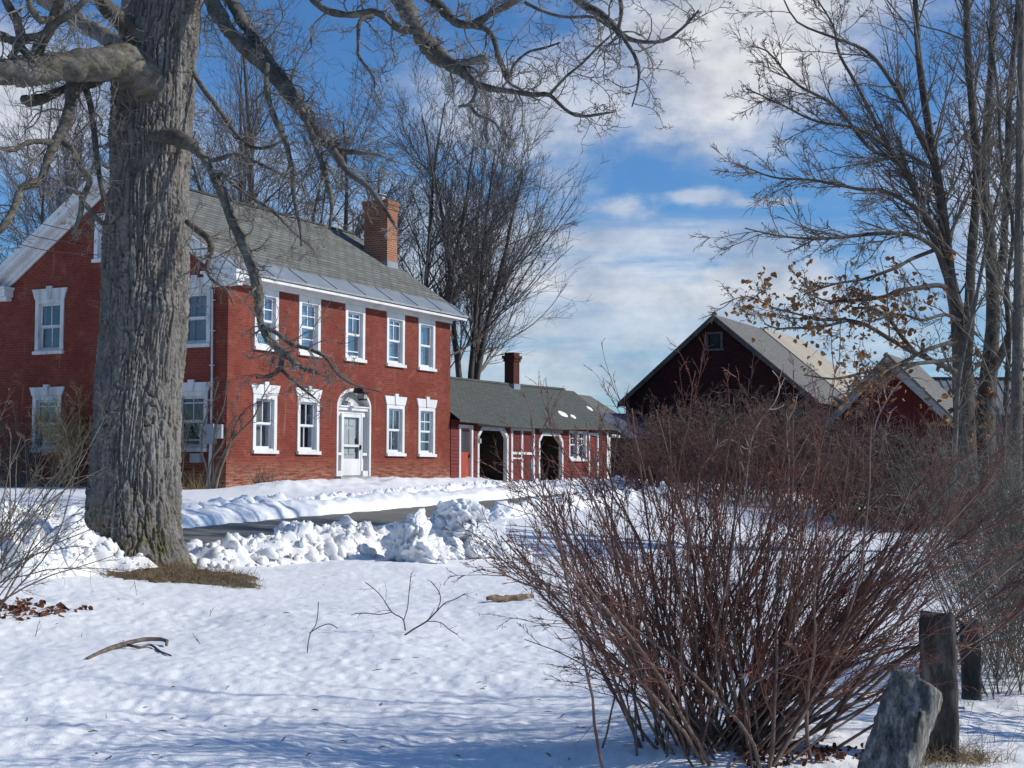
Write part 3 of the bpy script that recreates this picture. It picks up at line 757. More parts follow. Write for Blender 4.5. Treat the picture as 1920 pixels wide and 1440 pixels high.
# ------------------------------------------------------------------ wing
wing = thing('carriage_wing', 'long low red clapboard wing with carriage doors beside the brick house', 'building', (HOUSE[0], HOUSE[1], 0), RZ)
U0, U1 = 11.79, 25.0
WE, WRZ, WRV = 3.24, 4.90, 2.0
wh = [(12.33,13.30,1.2,3.05), (13.62,15.94,.3,3.10), (16.17,18.10,.3,3.10), (18.43,20.60,.3,2.98), (21.18,22.86,1.89,3.14), (23.05,24.03,1.2,3.10)]
mb = MB(); wall(mb, front, U0, U1, .3, 3.20, wh, boards=.115)
def wtop(v): return 3.14+(WRZ-WE)/(WRV+.35)*min(v, 2*WRV-v)
def wend(v, z, d): return (U1+d, v, z)
wall(mb, wend, 0, 2*WRV, .3, 0, [], top=wtop); mb.quad((U0,2*WRV,.3),(U1,2*WRV,.3),(U1,2*WRV,3.2),(U0,2*WRV,3.2))
for u in (13.5, 16.05, 18.3, 20.75): mb.quad((u,.05,.3),(u,2*WRV,.3),(u,2*WRV,3.1),(u,.05,3.1))
mb.build('wall', M['red_wood'], wing)
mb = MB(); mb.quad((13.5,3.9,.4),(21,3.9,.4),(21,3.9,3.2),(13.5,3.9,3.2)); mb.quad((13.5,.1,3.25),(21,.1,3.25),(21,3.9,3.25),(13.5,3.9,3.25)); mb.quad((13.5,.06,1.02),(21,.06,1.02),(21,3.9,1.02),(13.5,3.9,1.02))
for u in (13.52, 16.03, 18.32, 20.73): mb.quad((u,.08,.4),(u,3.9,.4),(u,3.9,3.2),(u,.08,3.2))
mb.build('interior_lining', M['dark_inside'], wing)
# sagging roof
mb = MB(); us = np.linspace(U0, U1+.15, 28); sag = lambda u: -.07*np.sin((u-U0)/(U1-U0)*math.pi*1.3)-.03*vnoise(u*.9, u*0, 5)
for sv in (1, -1):
    ev = -.35 if sv == 1 else 2*WRV+.35
    k = np.linspace(0, 1, 8)
    Uu, Kk = np.meshgrid(us, k); skew = (Uu-U0)/(U1-U0)
    X_ = Uu + skew**8*Kk*.9; Y_ = ev+(WRV-ev)*Kk; Z_ = WE-.03+(WRZ-WE)*Kk + sag(Uu)*(1-.3*Kk)
    if sv == 1: mb.grid(X_, Y_, Z_)
    else: mb.grid(X_[:, ::-1], Y_[:, ::-1], Z_[:, ::-1])
    E_ = np.stack([np.stack([X_[0], X_[0]]), np.stack([Y_[0], Y_[0]]), np.stack([Z_[0], Z_[0]-.07])])
    mb.grid(E_[0][::-1], E_[1][::-1], E_[2][::-1])
    mb.grid(X_, Y_, Z_-.075)
wr = mb.build('roof', M['wing_shingle'], wing)
mb = MB(); mb.tubes(np.stack([us[2:]+.0, np.full(26, WRV), WRZ+.0+sag(us[2:])*.7], -1), np.full(26, .05), 6); mb.build('ridge_cap', M['wing_shingle'], wr)
mb = MB(); mb.box(20.0, 20.5, 1.80, 2.20, 4.2, 5.75); mb.box(19.96, 20.54, 1.76, 2.24, 5.75, 5.86); mb.box(19.92, 20.58, 1.72, 2.28, 5.86, 5.98); mb.box(20.0, 20.5, 1.8, 2.2, 5.98, 6.1)
wc = mb.build('chimney', M['dark_brick'], wr)
mb = MB(); mb.box(19.98, 20.52, 1.77, 2.22, 4.4, 4.88); mb.build('flashing', M['metal'], wc)
# white trims
mb = MB(); mbox(mb, front, U0+.02, U1+.02, 3.08, 3.2, .024, .05)
mb.build('fascia', M['red_wood'], wing)
mb = MB(); mbox(mb, front, U1-.14, U1+.03, .6, 3.14, .024, .05); mb.build('corner_board', M['white'], wing)
def side_door(u0, u1, glassy):
    mb = MB(); mbox(mb, front, u0+.11, u1-.11, 1.15, 2.94, -.10, -.05)
    for a in (u0+.2, (u0+u1)/2-.02): mbox(mb, front, a, a+.26, 1.4, 2.0, -.05, -.035)
    d = mb.build('side_door', M['red_door'] if glassy else M['red_wood'], wing)
    mb = MB(); mbox(mb, front, u0, u0+.11, 1.15, 3.05, -.14, .04); mbox(mb, front, u1-.11, u1, 1.15, 3.05, -.14, .04); mbox(mb, front, u0+.11, u1-.11, 2.94, 3.05, -.14, .038); mb.build('door_frame', M['white'], d)
    if glassy:
        mb = MB(); mbox(mb, front, u0+.17, u1-.17, 2.14, 2.86, -.048, -.044); mb.build('pane', M['dark_room'], d)
        mb = MB(); mbox(mb, front, u1-.19, u1-.15, 1.95, 2.05, -.05, 0); mb.build('handle', M['black'], d)
side_door(12.33, 13.30, True); side_door(23.05, 24.03, False)
def bay(u0, u1, zt, zb=.7):
    mb = MB(); w = .12; c = .36
    mstrip(mb, front, [(u0+w/2, zb), (u0+w/2, zt-c), (u0+c, zt-w/2-.03), (u1-c, zt-w/2-.03), (u1-w/2, zt-c), (u1-w/2, zb)], w, -.10, .045)
    t = mb.build('carriage_opening_trim', M['white'], wing)
    mb = MB(); mpoly(mb, front, [(u0, zt-c), (u0+c, zt), (u0, zt)], -.02, .02); mpoly(mb, front, [(u1, zt-c), (u1, zt), (u1-c, zt)], -.02, .02); mb.build('corner_filler', M['red_wood'], t)
    mb = MB(); mbox(mb, front, u0+.05, u1-.05, zt-.02, zt+.15, -.08, .055); mb.build('lintel', M['plank'], t)
bay(13.62, 15.94, 3.06); bay(18.43, 20.60, 2.98)
mb = MB(); mbox(mb, front, 16.30, 17.97, .9, 2.98, -.08, -.03)
for k in range(1, 13): mbox(mb, front, 16.30+k*.13, 16.308+k*.13, .9, 2.98, -.03, -.024)
cd = mb.build('carriage_door', M['red_wood'], wing)
mb = MB()
mbox(mb, front, 16.17, 16.30, .8, 3.1, -.09, .04); mbox(mb, front, 17.97, 18.10, .8, 3.1, -.09, .04); mbox(mb, front, 16.30, 17.97, 2.96, 3.12, -.09, .038)
mbox(mb, front, 17.06, 17.20, .9, 2.96, -.03, .0); mbox(mb, front, 16.30, 17.06, 2.10, 2.19, -.03, -.002); mbox(mb, front, 17.20, 17.97, 2.10, 2.19, -.03, -.002); mbox(mb, front, 16.30, 17.06, 1.93, 1.99, -.03, -.004)
mb.build('door_trim', M['white'], cd)
for (u0, u1) in ((21.18, 22.02), (22.02, 22.86)): window(wing, front, (u0+u1)/2, u1-u0, 1.89, 3.14, '6', 'dark_room', casing=.09, head=.09, sill_h=.07)
mb = MB(); pipe(mb, [front(13.46, 2.62, .02), front(13.46, 2.66, .14), front(13.46, 2.60, .2)], .02, 6); pipe(mb, [front(13.46, 2.60, .2), front(13.46, 2.52, .2), front(13.46, 2.44, .2)], .06, 8); mb.build('wall_lamp', M['galv'], wing)
# leftovers of snow on the wing roof
rng = np.random.default_rng(3); mb = MB()
for (u, kk, r, sx) in ((21.5,.33,.17,2.0),(22.2,.27,.10,2.0),(25.1,.5,.13,1.6)):
    V, F = ICO3; n_ = 1+.5*(fbm(V[:,0]*1.7+u, V[:,1]*1.7, 3, 5)-.5)
    y0 = -.35+2.35*kk; z0 = WE-.03+(WRZ-WE)*kk+float(sag(np.array([u]))[0])
    W = V*n_[:, None]*np.array([r*sx, r, .05]); W[:, 2] += W[:, 1]*.706; mb = MB(); mb.add(W+np.array([u, y0, z0+.01]), F); mb.build('snow_patch', M['snow'], wr, smooth=True)

# connector between wing and barn
con = thing('link_shed', 'low link shed, roof coloured as in blue shade, between the red wing and dark barn', 'shed', (HOUSE[0], HOUSE[1], 0), RZ)
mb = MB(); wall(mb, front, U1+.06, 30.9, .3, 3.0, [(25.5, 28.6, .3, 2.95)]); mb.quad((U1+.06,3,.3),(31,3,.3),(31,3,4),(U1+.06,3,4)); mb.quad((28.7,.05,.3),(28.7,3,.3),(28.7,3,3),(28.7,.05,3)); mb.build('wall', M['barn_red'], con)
mb = MB(); mbox(mb, front, U1+.08, U1+.22, .6, 2.9, .003, .05); mbox(mb, front, 25.4, 28.7, 2.9, 3.03, .003, .05); mb.build('door_trim', M['white'], con)
mb = MB(); mb.add([(26.3,-.4,2.95),(31.9,-.4,3.15),(31.9,1.9,4.15),(26.3,1.9,4.05),(26.3,-.4,2.85),(31.9,-.4,3.05),(31.9,1.9,4.05),(26.3,1.9,3.95)],[(0,1,2,3),(4,7,6,5),(0,4,5,1),(1,5,6,2),(2,6,7,3),(3,7,4,0)]); lr = mb.build('roof', M['shade_blue'], con)
mb = MB(); V, F = ICO3; W = V*(1+.4*(fbm(V[:,0]*2, V[:,1]*2, 3, 5)-.5))[:, None]*np.array([.7,.35,.06]); W[:, 2] += W[:, 1]*.45; mb.add(W+np.array([26.5, 1.3, 3.83]), F); mb.build('snow_patch', M['snow'], lr, smooth=True)
back = thing('rear_shed', 'small grey-roofed shed peeping out behind the link shed', 'shed', (HOUSE[0], HOUSE[1], 0), RZ)
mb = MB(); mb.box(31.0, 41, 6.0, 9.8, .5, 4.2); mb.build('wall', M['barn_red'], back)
roof(back, 'roof', M['barn_shingle'], 30.6, 41.3, 5.5, 4.1, 7.9, 5.55, 10.3, .1)

# ------------------------------------------------------------------ barn
barn = thing('barn', 'large weathered dark red barn with grey roof and small gable window', 'barn', (HOUSE[0], HOUSE[1], 0), RZ)
BU, BL = 32.0, 15.0; BV0, BV1, BVR = -6.55, 2.0, -2.28; BE, BR = 4.92, 8.50
def barn_g(v, z, d): return (BU-d, v, z)
bs = (BR-BE)/(BVR-BV0)
def btop(v): return BE-.05+bs*min(v-BV0, BV1-v)
mb = MB()
xs = np.linspace(BV0, BV1, 46)
zz = .3
while zz < BR-.1:
    nz = zz+.13
    lo = max(BV0, BV0+(nz-BE)/bs) if nz > BE else BV0; hi = BV1-(lo-BV0)
    wlo, whi = -2.62, -1.92
    spans = [(lo, hi)]
    if zz > 7.05 and zz < 7.70: spans = [(lo, wlo), (whi, hi)]
    for a, b in spans:
        if b > a:
            mb.quad(barn_g(b,zz,.025), barn_g(a,zz,.025), barn_g(a,nz,.003), barn_g(b,nz,.003))
            mb.quad(barn_g(b,zz,.003), barn_g(a,zz,.003), barn_g(a,zz,.025), barn_g(b,zz,.025))
    zz = nz
for u in (BU+BL,): mb.add([(u,BV0,.3),(u,BV1,.3),(u,BV1,BE),(u,BVR,BR),(u,BV0,BE)],[(0,1,2,3,4)])
mb.add([(BU+.25,BV0+.3,5),(BU+.25,BV1-.3,5),(BU+.25,BVR,BR-.3)],[(0,1,2)])
mb.quad((BU,BV0,.3),(BU+BL,BV0,.3),(BU+BL,BV0,BE),(BU,BV0,BE)); mb.quad((BU,BV1,.3),(BU+BL,BV1,.3),(BU+BL,BV1,BE),(BU,BV1,BE))
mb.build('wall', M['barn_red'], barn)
br_ = roof(barn, 'roof', M['barn_shingle'], BU-.22, BU+7.0, BV0-.35, BE-.25, BVR, BR+.06, BV1+.35, .16)
br2 = roof(barn, 'rear_roof', M['tan_metal'], BU+7.0, BU+BL, BV0-.35, BE-.18, BVR, BR+.13, BV1+.35, .16)
br2['label'] = 'tan sheet metal rear part of the barn roof'
mb = MB(); mb.tubes(np.array([[BU-.2,BVR,BR+.10],[BU+.05,BVR,BR+.13],[BU+.3,BVR,BR+.10]]), np.array([.05,.08,.04]), 6, True); mb.build('ridge_cap', M['barn_trim'], br_)
mb = MB()
for sgn in (0, 1):
    f = (lambda v: v) if sgn == 0 else (lambda v: BV0+BV1-v)
    pts = [(f(BV0-.36), BE-.52), (f(BVR), BR-.22), (f(BVR), BR+.0), (f(BV0-.36), BE-.30)]
    if sgn: pts = pts[::-1]
    mpoly(mb, barn_g, pts, .18, .245); 
mbox(mb, barn_g, BV0-.02, BV0+.16, .4, 4.9, .026, .05); mbox(mb, barn_g, BV1-.16, BV1+.02, .4, 4.9, .026, .05)
mb.build('rake_board', M['barn_trim'], barn)
mb = MB()
mbox(mb, barn_g, -2.67, -2.55, 6.98, 7.77, .0, .06); mbox(mb, barn_g, -1.99, -1.87, 6.98, 7.77, .0, .06); mbox(mb, barn_g, -2.55, -1.99, 7.67, 7.77, .0, .058); mbox(mb, barn_g, -2.72, -1.82, 6.92, 7.02, .0, .10)
gw = mb.build('gable_window', M['barn_trim'], barn)
mb = MB(); mbox(mb, barn_g, -2.55, -1.99, 7.02, 7.67, -.12, -.1); mb.build('pane', M['dark_room'], gw)
mb = MB(); mbox(mb, barn_g, -6.0, -2.6, 2.38, 2.50, .03, .09); mbox(mb, barn_g, -5.9, -2.7, .5, 2.38, .03, .06); bd = mb.build('barn_door', M['barn_red'], barn)
mb = MB(); mbox(mb, barn_g, -6.0, -2.5, 2.50, 2.58, .03, .11); mb.build('door_track', M['white'], bd)
for v in (-1.2, .55):
    mb = MB(); mbox(mb, barn_g, v, v+.75, 1.6, 2.5, .026, .06); w_ = mb.build('stall_window', M['barn_trim'], barn)
    mb = MB(); mbox(mb, barn_g, v+.07, v+.68, 1.67, 2.43, .06, .064); mb.build('pane', M['glass'], w_)
# lean-to beside the barn
lt = thing('lean_to', 'pale-walled lean-to with grey shingle roof on the right of the barn', 'shed', (HOUSE[0], HOUSE[1], 0), RZ)
mb = MB(); mb.box(37, 48, -9.9, BV0-.02, .4, 3.4); mb.build('wall', M['barn_cream'], lt)
mb = MB(); mb.add([(35.6,BV0-.04,5.0),(48.4,BV0-.04,5.0),(48.4,-10.6,3.30),(35.6,-10.6,3.30),(35.6,BV0-.04,4.88),(48.4,BV0-.04,4.88),(48.4,-10.6,3.18),(35.6,-10.6,3.18)],[(3,2,1,0),(4,5,6,7),(0,1,5,4),(1,2,6,5),(2,3,7,6),(3,0,4,7)]); mb.build('roof', M['barn_shingle'], lt)

# small red gabled shed on the right
sh = thing('red_shed', 'small red gabled shed with grey-white rake boards right of the barn', 'shed', (HOUSE[0], HOUSE[1], 0), RZ)
SU, SL, SVR, SHW, SR, SE = 18.0, 4.2, -13.05, 2.15, 5.36, 3.15
ss = (SR-SE)/SHW
def shed_g(v, z, d): return (SU-d, v, z)
mb = MB(); mb.add([(SU,SVR-SHW+.2,.3),(SU,SVR-SHW+.2,SE+.15),(SU,SVR,SR-.1),(SU,SVR+SHW-.2,SE+.15),(SU,SVR+SHW-.2,.3)],[(0,1,2,3,4)])
mb.add([(SU+SL,SVR-SHW+.2,.3),(SU+SL,SVR-SHW+.2,SE+.15),(SU+SL,SVR,SR-.1),(SU+SL,SVR+SHW-.2,SE+.15),(SU+SL,SVR+SHW-.2,.3)],[(4,3,2,1,0)])
for v in (SVR-SHW+.2, SVR+SHW-.2): mb.quad((SU,v,.3),(SU+SL,v,.3),(SU+SL,v,SE+.15),(SU,v,SE+.15))
mb.build('wall', noisy('shed_red', (.075,.008,.008), (.11,.014,.013), 3, .8, .2, .006, (4,4,.5)), sh)
roof(sh, 'roof', M['barn_shingle'], SU-.42, SU+SL+.3, SVR-SHW-.15, SE-.15, SVR, SR, SVR+SHW+.15, .10)
mb = MB()
for sgn in (-1, 1):
    pts = [(SVR+sgn*(SHW+.12), SE-.47), (SVR, SR-.46), (SVR, SR-.10), (SVR+sgn*(SHW+.12), SE-.20)]
    if sgn < 0: pts = pts[::-1]
    mpoly(mb, shed_g, pts, .36, .41)
mb.build('rake_board', M['plank'], sh)
mb = MB()
for k in range(10): mbox(mb, shed_g, SVR-1.7+k*.37, SVR-1.685+k*.37, 1.0, 3.3, .0, .012)
mb.build('batten', M['barn_red'], sh)

# far ribbed metal shed
far = thing('metal_shed', 'distant long shed with ribbed grey metal roof behind the tree', 'shed', (0, 0, 0), 0)
A_ = at(1745, 712, 84); B_ = at(2100, 709, 84)
mb = MB(); dz0 = at(1745, 775, 82)[2]
x0, x1, zt_, y0 = A_[0], B_[0], A_[2], 84.0
mb.add([(x0,y0,zt_),(x1,y0,zt_),(x1,y0-2.8,dz0),(x0,y0-2.8,dz0),(x0,y0,zt_-.1),(x1,y0,zt_-.1),(x1,y0-2.8,dz0-.1),(x0,y0-2.8,dz0-.1)],[(3,2,1,0),(4,5,6,7),(0,1,5,4),(1,2,6,5),(2,3,7,6),(3,0,4,7)])
for k in range(int((x1-x0)/.42)):
    x = x0+.1+k*.42; mb.add([(x,y0,zt_+.06),(x+.06,y0,zt_+.06),(x+.06,y0-2.82,dz0+.06),(x,y0-2.82,dz0+.06),(x,y0,zt_),(x+.06,y0,zt_),(x+.06,y0-2.82,dz0),(x,y0-2.82,dz0)],[(3,2,1,0),(1,2,6,5),(2,3,7,6),(3,0,4,7)])
fr_ = mb.build('roof', M['ribbed'], far)
mb = MB(); mb.box(x0-.1, x1+.1, y0-.08, y0+.1, zt_-.02, zt_+.16); mb.build('ridge_cap', M['iron'], fr_)
mb = MB(); mb.box(x0+.2, x1-.2, y0-2.5, y0+4, .4, dz0); mb.build('wall', M['barn_trim'], far)

# power lines to the attic
for i, (p0, d0_, p1, z1_) in enumerate((((-260, 195), 24, 4.9, 8.0), ((-260, 245), 25, 5.0, 7.7), ((-260, 300), 26, 4.4, 7.35))):
    a = at(*p0, d0_); e = hw(-.05, p1); b = np.array([e[0], e[1], z1_])
    t = np.linspace(0, 1, 24)[:, None]; P = a+(b-a)*t; P[:, 2] -= .5*np.sin(t[:, 0]*math.pi)
    mb = MB(); mb.tubes(P, np.full(24, .011), 5)
    tag(mb.build('power_line', M['cable']), ['uppermost', 'middle', 'lowest'][i]+' of three thin black cables running to the attic gable of the brick house', 'cable', 'cables to the attic gable')


# ------------------------------------------------------------------ branches
UP = np.array([0, 0, 1.0])
def resample(pts, K):
    """smooth curve through pts (n,4: x,y,z,r) -> K samples"""
    P = np.asarray(pts, float)
    if len(P) < 3:
        t = np.linspace(0, 1, K)[:, None]; return P[0]+(P[-1]-P[0])*t
    E_ = np.vstack([2*P[0]-P[1], P, 2*P[-1]-P[-2]])
    s = np.concatenate([[0], np.cumsum(np.linalg.norm(np.diff(P[:, :3], axis=0), axis=1))])
    out = []
    for q in np.linspace(0, s[-1], K):
        i = min(len(P)-2, max(0, np.searchsorted(s, q, side='right')-1)); u = (q-s[i])/max(1e-9, s[i+1]-s[i])
        p0, p1, p2, p3 = E_[i], E_[i+1], E_[i+2], E_[i+3]
        out.append(.5*((2*p1)+(-p0+p2)*u+(2*p0-5*p1+4*p2-p3)*u*u+(-p0+3*p1-3*p2+p3)*u**3))
    O = np.array(out); O[:, 3] = np.maximum(O[:, 3], .004); return O
def limb(pts, d0, d1, K=24):
    """pts: (px, py, rpx) of one limb, its distance from the viewer running d0 -> d1"""
    n = len(pts); out = []
    for i, (x, y, r) in enumerate(pts):
        d = d0+(d1-d0)*i/max(1, n-1); p = at(x, y, d); out.append((*p, r*d/FPX))
    return resample(out, K)
def walk(B, D, L, R0, K, wig, trop, rng, tip=.3, kink=0.0):
    M = len(B); P = np.zeros((M, K, 3)); P[:, 0] = B
    d = D/(np.linalg.norm(D, axis=1, keepdims=True)+1e-9); step = (L/(K-1))[:, None]
    drift = rng.normal(size=(M, 3))*wig*.35
    for k in range(1, K):
        P[:, k] = P[:, k-1]+d*step
        d = d+rng.normal(size=(M, 3))*wig+drift+trop*UP
        if kink: d = d+rng.normal(size=(M, 3))*(rng.random((M, 1)) < .25)*kink
        d /= np.linalg.norm(d, axis=1, keepdims=True)+1e-9
    R = R0[:, None]*np.linspace(1, tip, K)[None]
    return P, R
def grow(P, R, n, t0, t1, ang, lenf, K, wig, trop, rng, rf=.6, rmin=.002, tip=.35, kink=0, lmin=0, abslen=None, pw=1.0):
    M, K0, _ = P.shape
    L = np.linalg.norm(np.diff(P, axis=1), axis=2).sum(1)
    t = t0+(t1-t0)*rng.random((M, n))**pw
    f = t*(K0-1); i = np.minimum(f.astype(int), K0-2); u = (f-i)[..., None]
    m = np.arange(M)[:, None]
    B = P[m, i]*(1-u)+P[m, i+1]*u; T = P[m, i+1]-P[m, i]; T /= np.linalg.norm(T, axis=2, keepdims=True)+1e-9
    r = R[m, i]*(1-u[..., 0])+R[m, i+1]*u[..., 0]
    v = rng.normal(size=T.shape); pr = v-(v*T).sum(-1, keepdims=True)*T; pr /= np.linalg.norm(pr, axis=2, keepdims=True)+1e-9
    a = (np.radians(ang)*(1+.35*rng.normal(size=t.shape)))[..., None]
    D = np.cos(a)*T+np.sin(a)*pr
    LL = (L[:, None] if abslen is None else np.full((M, 1), abslen))*lenf*rng.uniform(.45, 1.25, t.shape)*(1.1-.55*t)
    LL = np.maximum(LL, lmin)
    R0 = np.maximum(r*rf, rmin)
    return walk(B.reshape(-1, 3), D.reshape(-1, 3), LL.ravel(), R0.ravel(), K, wig, trop, rng, tip, kink)
def twigs(mb, P, R, levels, rng, sides=3):
    """levels: list of dicts for grow(); adds every level to mb"""
    last = (P, R)
    for lv in levels:
        last = grow(last[0], last[1], rng=rng, **lv); mb.tubes(last[0], last[1], sides)
    return last

# ------------------------------------------------------------------ the big maple
rngm = np.random.default_rng(21)
DT = 19.0
tb = at(255, 1060, DT); MZ = gh(tb[0], tb[1])-.12
maple = thing('maple_tree', 'massive old maple with furrowed bark and crooked bare limbs before the brick house', 'tree', (tb[0], tb[1], MZ))
MINV = -np.array([tb[0], tb[1], MZ])
prof = [(1110,252,128),(1075,252,112),(1050,251,101),(1020,248,93),(985,249,87),(930,250,84),(860,252,82),(790,255,80),(720,260,80),(640,267,81),(590,270,80),(560,272,79),(500,274,78),(440,276,76),(380,278,75),(320,280,76),(270,282,78),(210,285,76),(150,289,74),(100,294,72),(50,300,71),(0,306,71),(-100,315,70),(-250,325,66),(-450,335,60),(-700,345,52),(-1000,350,42)]
ys = np.array([p[0] for p in prof][::-1], float); cxs = np.array([p[1] for p in prof][::-1], float); rs = np.array([p[2] for p in prof][::-1], float)
NR, NA = 860, 460
yy = np.concatenate([np.linspace(1110, -20, NR-60), np.linspace(-40, -1000, 60)])
ctr = np.array([at(np.interp(y, ys, cxs), y, DT) for y in yy]); rad = np.interp(yy, ys, rs)*DT/FPX*.985
th = np.linspace(0, 2*math.pi, NA, endpoint=False)
TH, IZ = np.meshgrid(th, np.arange(NR)); Zc = ctr[:, 2][:, None]
per = rad[:, None]*1.0
arc = TH/(2*math.pi)
def cyl(fx, fz, seed, oct=4, warp=0):
    # seamless around the trunk: blend two offset samples
    a = fbm(arc*fx+warp, Zc*fz, oct, seed); b = fbm((arc-1)*fx+warp, Zc*fz, oct, seed); w = sstep(arc, .8, 1.0)
    return a*(1-w)+b*w
warp = (cyl(12, 1.6, 61, 3)-.5)*1.5
def ridged(fx, fz, seed):
    def s(A):
        n = vnoise(A*fx+warp, Zc*fz+vnoise(A*fx*.5, Zc*1.1, seed+5)*3, seed); return np.abs(2*n-1)
    w = sstep(arc, .85, 1.0); return s(arc)*(1-w)+s(arc-1)*w
rg = ridged(40, 1.3, 70); rg2 = ridged(84, 3.4, 75)
plate = sstep(np.minimum(rg*1.1+.06, rg2), .02, .34)
disp = (plate-.75)*.052+(cyl(120, 26, 81, 4)-.5)*.050+(cyl(5, .9, 90, 3)-.5)*.10
flare = np.clip((MZ+.9-Zc)/.9, 0, 1)**2*(.10*np.cos(5*TH+.6)+.07*np.cos(3*TH+2))
# burl on the house-facing right side, seen at mid height
def knob(zc, thc, sz, sth, amp):
    dth = (TH-thc+math.pi) % (2*math.pi)-math.pi
    return amp*np.exp(-((Zc-zc)/sz)**2-(dth/sth)**2)*(.55+.9*cyl(34, 9, 97, 3))
# th=0 is +x (right in view), th=-pi/2 faces the viewer
disp = disp+flare+knob(at(300,590,DT)[2], 5.28, .17, .30, .13)+knob(at(250,150,DT)[2], 4.25, .35, .38, .20)+knob(at(240,250,DT)[2], 4.05, .26, .30, .10)-knob(at(262,225,DT)[2], 4.45, .16, .14, .09)+knob(at(300,262,DT)[2], 5.2, .05, .5, .07)+knob(at(270,560,DT)[2], 4.75, .3, .12, .02)
RR = rad[:, None]+disp
X = ctr[:, 0][:, None]+RR*np.cos(TH); Y = ctr[:, 1][:, None]+RR*np.sin(TH); Z = Zc+0*TH
mb = MB(); V = np.stack([X, Y, Z], -1).reshape(-1, 3)+MINV
i = np.arange(NR*NA).reshape(NR, NA); nx = np.roll(i, -1, 1)
mb.add(V, np.stack([i[:-1], nx[:-1], nx[1:], i[1:]], -1).reshape(-1, 4))
mb.build('trunk', M['maple_bark'], maple, smooth=True)

